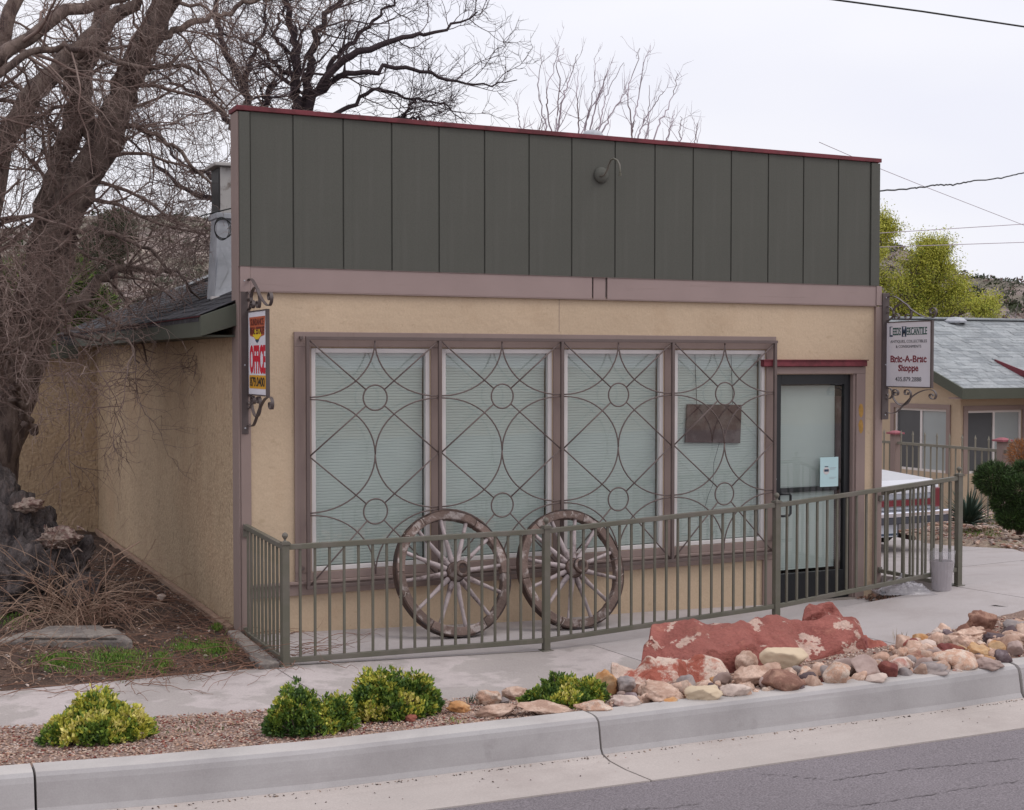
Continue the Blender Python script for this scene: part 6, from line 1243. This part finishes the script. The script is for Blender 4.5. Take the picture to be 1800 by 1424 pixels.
MB().add([(x0+.15, cy+1.02, z_deck+.115), (x1-.15, cy+1.02, z_deck+.115), (x1-.24, cy+1.50, z_deck+.435), (x0+.24, cy+1.50, z_deck+.435)], [(0, 1, 2, 3)]).build('rear_window', 'pane_dark', car)
for xx in (x0+.005, x1-.005): MB().add([(xx+(.13 if xx < 8 else -.13)*1, cy+1.35, z_deck+.16), (xx+(.13 if xx < 8 else -.13), cy+3.1, z_deck+.16), (xx+(.20 if xx < 8 else -.20), cy+2.7, z_deck+.45), (xx+(.20 if xx < 8 else -.20), cy+1.65, z_deck+.45)], [(0, 1, 2, 3)]).build('side_window', 'pane_dark', car)
for xx in (x0+.02, x1-.21):
    for yy in (.95, 3.65):
        wl_ = MB().lathe([(.20, 0), (.29, .01), (.31, .04), (.31, .15), (.29, .18), (.20, .19)], (xx, cy+yy, zg+.31), (1, 0, 0), 24).build('wheel', 'tyre', car, smooth=False)
        MB().lathe([(.02, -.005), (.15, -.004), (.195, .012), (.195, .178), (.15, .194), (.02, .195)], (xx, cy+yy, zg+.31), (1, 0, 0), 20).build('wheel_rim', 'galv', wl_)
# ------------------------------------------------------------------ yard plants on the right
def needles(name, blobs, n, L_, cols, label, cat, base, seed, up=.2, w=.004, trunk=None):
    r = np.random.RandomState(seed); th = thing(name, label, cat, base); pos = []; dirs = []
    for (c, rad, k) in blobs:
        m_ = int(n*k); u = r.normal(size=(m_, 3)); u /= np.linalg.norm(u, axis=1, keepdims=True); q = r.uniform(.35, 1, m_)**.5*(1+.18*np.array([mn.noise(Vector(t*2.5)+Vector((seed, c[0], 0))) for t in u]))
        pos.append(np.array(c)+u*q[:, None]*np.array(rad)); dirs.append(u+r.normal(size=(m_, 3))*.5+np.array([0, 0, up]))
    pos = np.concatenate(pos); dirs = np.concatenate(dirs); k = len(pos)
    leaves('foliage', pos, dirs, r.uniform(.6, 1.2, k)*L_, w, cols, r.randint(0, len(cols), k), th, seed, kind='stuff')
    if trunk: MB().tube(trunk[0], trunk[1], 7).build('trunk', 'bark', th, smooth=True)
    return th
dP = lambda px, py, d: P(px, py, d=d)
needles('pine_shrub', [(dP(1748, 842, 16.6), (.22, .22, .19), .9), (dP(1790, 862, 16.4), (.17, .2, .17), .6), (dP(1766, 886, 16.5), (.15, .15, .11), .4), (dP(1806, 893, 16.4), (.19, .2, .15), .6), (dP(1800, 830, 17), (.14, .14, .12), .3), (dP(1780, 912, 16.4), (.17, .17, .10), .5), (dP(1812, 915, 16.4), (.18, .17, .12), .5)], 7000, .07, ['pine', 'juniper', 'leaf_dark'], 'dark green pom-pom pine at the right edge in front of the iron fence', 'pine shrub', dP(1790, 930, 16.5), 4, w=.005, trunk=([dP(1792, 940, 16.5), dP(1790, 900, 16.5), dP(1780, 860, 16.5)], .04))
needles('golden_bush', [(dP(1795, 800, 18.5), (.17, .17, .2), 1), (dP(1815, 812, 18.5), (.2, .17, .2), .8)], 2200, .08, ['orangebush', 'cane'], 'small orange-brown bush above the pine at the right edge', 'bush', dP(1805, 880, 18.5), 5, .6, trunk=([dP(1805, 900, 18.5), dP(1802, 840, 18.5)], .015))
b = dP(1702, 922, 17.6); b.z = zyard(b.x, b.y); r = np.random.RandomState(3); n = 150
u = r.normal(size=(n, 3)); u[:, 2] = np.abs(u[:, 2])*1.0+.12; u /= np.linalg.norm(u, axis=1, keepdims=True)
yk = thing('yucca', 'spiky blue-green yucca rosette beside the car bumper', 'yucca', b); mb = MB()
for i in range(n):
    d = Vector(u[i]); s = d.cross(Vector((0, 0, 1))).normalized()*.016; L2_ = r.uniform(.38, .58); p0 = b+d*.03+Vector((0, 0, .08)); pm = p0+d*L2_*.5; p1 = p0+d*L2_-Vector((0, 0, .05)); up_ = s.cross(d)*.3
    mb.add([p0-s*.6, p0+s*.6, pm+s, p1, pm-s, pm-up_], [(0, 5, 4), (0, 1, 5), (1, 2, 5), (2, 3, 5), (5, 3, 4)])
mb.build('leaf_rosette', 'yucca', yk, kind='stuff')
for i, (px, py, s, lb) in enumerate(((1788, 925, 20, 'tan-pink stone at the foot of the pom-pom pine'), (1738, 888, 12, 'small dark rust stone by the fence post foot'), (1710, 932, 12, 'little grey stone at the foot of the yucca'))):
    p = onsurf(px, py, lambda x, y: zyard(x, y)-.02); w_ = s/FPX*depth(p); v, f = rock_mesh(900+i, (w_*.8, w_*.6, w_*.5), 3, 6, .1); tag(newmesh('rock', v+np.array(p), f, 'rock_pinktan' if i == 0 else 'rock_brown', None, loc=p, smooth=True), lb, 'rock')
r = np.random.RandomState(8); gp = []
for (x0_, x1_, y0_, y1_, k) in ((1690, 1800, 905, 925, 500), (1680, 1760, 932, 945, 350), (1590, 1660, 900, 918, 300), (1740, 1800, 895, 912, 400)):
    for _ in range(k):
        p = onsurf(r.uniform(x0_, x1_), r.uniform(y0_, y1_), lambda x, y: zyard(x, y)-.02); gp.append(tuple(p))
gp = np.array(gp); n = len(gp); tag(leaves('grass', gp, np.stack([r.normal(size=n)*.8, r.normal(size=n)*.8, np.ones(n)], 1), r.uniform(.5, 1, n)*.06, .006, ['grass', 'grass_dry', 'leaf_mid'], r.randint(0, 3, n), None, 4, kind='stuff'), 'patchy weeds in the gravel yard before the iron fence', 'weeds')
# yellow-green tree behind
YD = 33.
yt = thing('spring_tree', 'airy yellow-green tree in new leaf behind the right sign', 'tree', P(1560, 640, d=YD)); r = np.random.RandomState(21)
tr_pts = [(1545, 640), (1548, 600), (1555, 560)]; 
brs = [[(1555, 600), (1570, 530), (1592, 480), (1604, 448)], [(1555, 600), (1600, 540), (1640, 520), (1668, 510)], [(1550, 600), (1545, 500), (1560, 430), (1568, 392)], [(1555, 600), (1620, 570), (1665, 548), (1685, 545)], [(1560, 600), (1585, 540), (1612, 500), (1628, 478)], [(1555, 600), (1575, 540), (1580, 480), (1582, 440)], [(1540, 600), (1520, 500), (1510, 430), (1505, 400)], [(1540, 600), (1480, 540), (1450, 480), (1440, 440)]]
def lD(pts, r0, r1, K=14, dd=YD):
    w3 = np.array([tuple(P(a, b, d=dd)) for a, b in pts]); t = np.linspace(0, len(pts)-1, K); return np.stack([np.interp(t, range(len(pts)), w3[:, k]) for k in range(3)], 1), np.linspace(r0, r1, K)
o, rd = lD([(1546, 700), (1548, 640), (1555, 590)], .22, .18); limbmesh('trunk', o, rd, 'bark', yt)
Pb = []; Rb = []
for bb in brs:
    o, rd = lD(bb, .09, .03); o[:, 1] += np.linspace(0, r.uniform(-1, 1), 14); Pb.append(o); Rb.append(rd); limbmesh('limb', o, rd, 'bark', yt, 6)
P1, R1 = grow(np.array(Pb), np.array(Rb), 18, (.3, .75), (.3, 1.1), 7, .18, .04, .5, .05, .012, r); P2, R2 = grow(P1, R1, 6, (.2, .45), (.3, 1.0), 6, .2, .02, .6, .1, .007, r)
v1, f1 = tubes(P1, R1, 4); v2, f2_ = tubes(P2, R2, 3); newmesh('twigs', np.concatenate([v1, v2]), np.concatenate([f1, f2_+len(v1)]), 'twig', yt, kind='stuff')
k = 95; pl_ = P2[:, r.randint(0, 6, k)].reshape(-1, 3)+r.normal(size=(len(P2)*k, 3))*.10
dl = r.normal(size=pl_.shape)*.7+np.array([.2, 0, -.1]); leaves('foliage', pl_, dl, r.uniform(.035, .075, len(pl_)), r.uniform(.008, .015, len(pl_)), ['spring', 'leaf_yel', 'leaf_mid'], r.choice(3, len(pl_), p=[.62, .33, .05]), yt, 3, kind='stuff')
# dark evergreens far left behind the wing
needles('juniper_bush', [(P(95, 500, y=14), (.7, .6, .55), 1), (P(150, 540, y=14), (.5, .5, .35), .6), (P(40, 520, y=14), (.6, .6, .6), .8), (P(70, 570, y=14), (.8, .5, .4), .7)], 5200, .16, ['juniper', 'leaf_dark', 'leaf_mid'], 'dark green bush behind the back wing, seen through the left tree', 'bush', P(95, 640, y=14), 7, .5, .012)
needles('juniper_bush', [(P(205, 410, y=18), (.35, .35, .45), 1), (P(180, 440, y=18), (.4, .4, .5), 1)], 2600, .16, ['juniper', 'sage'], 'olive conifer standing behind the trunk of the left tree', 'conifer', P(200, 600, y=18), 8, .5, .012, trunk=([P(200, 600, y=18), P(203, 420, y=18)], .06))
# ------------------------------------------------------------------ hills
ridge = [(-900, 420), (-400, 400), (-100, 392), (0, 393), (70, 385), (130, 372), (200, 368), (260, 370), (330, 372), (380, 380), (450, 400), (600, 430), (800, 440), (1000, 420), (1200, 405), (1350, 400), (1480, 402), (1560, 425), (1600, 440), (1628, 455), (1665, 468), (1690, 482), (1730, 487), (1770, 491), (1800, 497), (1900, 510), (2100, 500), (2600, 440), (3200, 420)]
D1 = 170.; cols_x = np.linspace(-900, 3200, 300); v = []; rows = 26
for px in cols_x:
    top = np.interp(px, [a for a, b in ridge], [b for a, b in ridge]); rv = ray(px, top); rh = math.hypot(rv.x, rv.y); ux, uy = rv.x/rh, rv.y/rh; H = CAM.z+rv.z/rh*D1
    for k in range(rows):
        t = k/(rows-1)
        if t <= .75: s = t/.75; dd = 60+(D1-60)*s; h = -1.6+(H+1.6)*(s**1.25)-(2.5 if k == 0 else 0)
        else: s = (t-.75)/.25; dd = D1+80*s; h = H-(H+1.6)*.5*s
        x, y = CAM.x+ux*dd, CAM.y+uy*dd; b_ = math.sin(math.pi*min(t/.75, 1))*(mn.noise(Vector((x*.03, y*.03, 2)))*4+mn.noise(Vector((x*.1, y*.1, 2)))*1.5) if t < .75 else 0
        v.append((x, y, h+b_+.35*mn.noise(Vector((x*.3, y*.3, 5)))))
n = len(cols_x); newmesh('hills', v, [(i*rows+k, (i+1)*rows+k, (i+1)*rows+k+1, i*rows+k+1) for i in range(n-1) for k in range(rows-1)], 'hill', kind='structure', smooth=True)
va = np.array(v).reshape(n, rows, 3); r = np.random.RandomState(4); N = 2600; ii = r.uniform(0, n-1.01, N); kk = r.uniform(4, 20.5, N)
vis = ((cols_x[ii.astype(int)] > 1480) & (cols_x[ii.astype(int)] < 2000)) | (cols_x[ii.astype(int)] < 450); ii, kk = ii[vis], kk[vis]
ii = np.concatenate([ii, r.uniform(*np.interp([1480, 1900], cols_x, range(n)), 900), r.uniform(*np.interp([-100, 420], cols_x, range(n)), 800)]); kk = np.concatenate([kk, r.uniform(3, 19.5, 1700)])
i0, k0 = ii.astype(int), kk.astype(int); bp = va[i0, k0]+(va[i0+1, k0]-va[i0, k0])*(ii-i0)[:, None]+(va[i0, k0+1]-va[i0, k0])*(kk-k0)[:, None]
nb = len(bp); sz = r.uniform(.25, .95, nb)**1.6*.9; q = 22; u = r.normal(size=(nb, q, 3)); u[..., 2] = np.abs(u[..., 2]); u /= np.linalg.norm(u, axis=2, keepdims=True)
pp_ = bp[:, None]+u*sz[:, None, None]*r.uniform(.3, 1, (nb, q, 1))*np.array([1, 1, .8]); mi_ = np.repeat(r.choice(3, nb, p=[.45, .35, .2]), q)
tag(leaves('hillside_scrub', pp_.reshape(-1, 3), u.reshape(-1, 3)+r.normal(size=(nb*q, 3))*.4, np.repeat(sz, q)*.55, np.repeat(sz, q)*.16, ['sage', 'juniper', 'twig'], mi_, None, 3, kind='stuff'), 'dark scrub and bare brush dotted over the hillside', 'scrub')
# bare brush between the yard and the hill, right
r = np.random.RandomState(31); bs = []
for k in range(60):
    p = P(r.uniform(1590, 1860), r.uniform(575, 600), d=r.uniform(38, 60)); p.z = -1.6; bs.append([tuple(p+Vector((r.normal()*.1*j, r.normal()*.1*j, j*r.uniform(.45, .75)))) for j in range(7)])
o = np.array(bs); R_ = np.tile(np.linspace(.05, .02, 7), (60, 1)); P1, R1 = grow(o, R_, 12, (.8, 2.2), (.3, .9), 6, .15, .08, .6, .15, .016, r); P2, R2 = grow(P1, R1, 5, (.4, 1.0), (.3, .9), 5, .2, .05, .7, .2, .011, r)
vs_ = [tubes(a_, b_, 3) for a_, b_ in ((o, R_), (P1, R1), (P2, R2))]; off = 0; VV = []; FF = []
for v_, f_ in vs_: VV.append(v_); FF.append(f_+off); off += len(v_)
tag(newmesh('bare_brush', np.concatenate(VV), np.concatenate(FF), 'twig_pale', None, kind='stuff'), 'thicket of bare grey brush behind the neighbouring house', 'brush')
# ------------------------------------------------------------------ overhead wires
def wire(label, pts, rad, m='cord', seed=0, wob=0):
    r_ = random.Random(seed); pp_ = []
    for (a, b) in zip(pts, pts[1:]):
        A, B = P(a[0], a[1], d=a[2]), P(b[0], b[1], d=b[2])
        for k in range(8): pp_.append(A.lerp(B, k/8)+Vector((0, 0, r_.uniform(-wob, wob))))
    pp_.append(B); return tag(MB().tube(pp_, rad, 6).build('overhead_wire', m, None, loc=pp_[0]), label, 'wire')
wire('thick black cable crossing the top right corner of the sky', [(1380, -14, 12), (1455, -2, 12.1), (1620, 20, 12.4), (1800, 47, 12.8), (2000, 80, 13.2), (3200, 300, 16)], .0085)
wire('wavy double cable running from behind the shop to the right edge', [(1440, 337, 16), (1545, 336, 17), (1600, 332, 18), (1622, 329, 18.4), (1650, 325, 19), (1675, 325, 19.5), (1705, 319, 20), (1760, 313, 21), (1800, 304, 22), (1900, 290, 24), (2800, 160, 34)], .011, wob=.008)
wire('thin guy wire slanting down to the right below the wavy cable', [(1440, 250, 18), (1548, 297, 19), (1620, 326, 20), (1800, 396, 22), (1900, 436, 24), (2150, 545, 30)], .004, 'twig_pale')
wire('upper of the two faint level wires above the yellow-green tree', [(1440, 416, 24), (1560, 409, 26), (1800, 394, 30), (1900, 388, 32), (2800, 330, 60)], .008, 'twig_pale')
wire('lower of the two faint level wires, passing just over the hill', [(1440, 437, 24), (1560, 434, 26), (1800, 426, 30), (1900, 423, 32), (2800, 390, 60)], .008, 'twig_pale')
# splice clamp on the guy wire belongs to it; plastic-wrapped bucket by the driveway
bkp = P(1655, 1040, z=zdrive(6.45, -.6)); bkp.z = zdrive(bkp.x, bkp.y)
bu = thing('wrapped_bucket', 'tapered mauve-grey pot wrapped in clear plastic behind the last railing post', 'bucket', bkp)
s_ = depth(bkp)/FPX; MB().lathe([(.01, 0), (15.5*s_, 0), (20*s_, 52*s_), (18.5*s_, 52*s_), (15*s_, 4*s_), (.01, 4*s_)], bkp, (0, 0, 1), 20).build('pot', 'bucket', bu, smooth=False)
r = random.Random(4); mb = MB(); N_ = 28; K_ = 12; vv = []
for j in range(K_):
    for i in range(N_):
        an = 2*math.pi*i/N_; h = j/(K_-1); rr_ = (17+5.5*h+1.6*mn.noise(Vector((math.cos(an)*3, math.sin(an)*3, h*5)))+1.0*mn.noise(Vector((math.cos(an)*9, math.sin(an)*9, h*14))))*s_
        vv.append((bkp.x+rr_*math.cos(an), bkp.y+rr_*math.sin(an), bkp.z+.002+(70*h+3*mn.noise(Vector((an*2, h*2, 3))))*s_))
newmesh('plastic_wrap', vv, [(j*N_+i, j*N_+(i+1) % N_, (j+1)*N_+(i+1) % N_, (j+1)*N_+i) for j in range(K_-1) for i in range(N_)], 'plastic', bu)
q0 = P(1603, 1046, z=zdrive(6.3, -.9)-.02); vv = []; n = 26
for j in range(n):
    for i in range(n):
        a, b = i/(n-1)-.5, j/(n-1)-.5; e = max(0, 1-(a*a+b*b)*4); vv.append((q0.x+a*.50*math.cos(-.4)-b*.3*math.sin(-.4), q0.y+.1+a*.5*math.sin(-.4)+b*.3*math.cos(-.4), q0.z+.01+e*(.10+.06*mn.noise(Vector((a*9, b*9, 1)))+.04*mn.noise(Vector((a*22, b*22, 1)))) + .05*max(0, 1-((a-.0)**2+(b)**2)*60)))
tag(newmesh('plastic_sheet', vv, [(j*n+i, j*n+i+1, (j+1)*n+i+1, (j+1)*n+i) for j in range(n-1) for i in range(n-1)], 'plastic', None, loc=q0), 'crumpled clear plastic sheet lying at the right corner of the shop', 'plastic sheet')
st_ = P(1578, 1048, y=-.25); tag(MB().box(6.26, 6.75, -.55, -.05, -.35, st_.z+.085).build('concrete_step', 'concrete', None, loc=(6.26, -.55, -.2), bevel=.015), 'low concrete step at the right corner of the shop', 'step')
# dead leaves blown into the corner at the door
r = np.random.RandomState(5); n = 260; x = 6.10+r.uniform(-.18, .2, n); y = -.22+r.normal(size=n)*.12; z = np.array([zinner(min(a, 6.2), b) for a, b in zip(x, y)])+.006+r.uniform(0, .03, n)
tag(leaves('dead_leaves', np.stack([x, y, z], 1), np.stack([r.normal(size=n), r.normal(size=n), r.normal(size=n)*.3], 1), r.uniform(.02, .05, n), .012, ['cane_red', 'soil', 'cane'], r.randint(0, 3, n), None, 6, kind='stuff'), 'dead leaves gathered at the foot of the right pilaster', 'dead leaves')
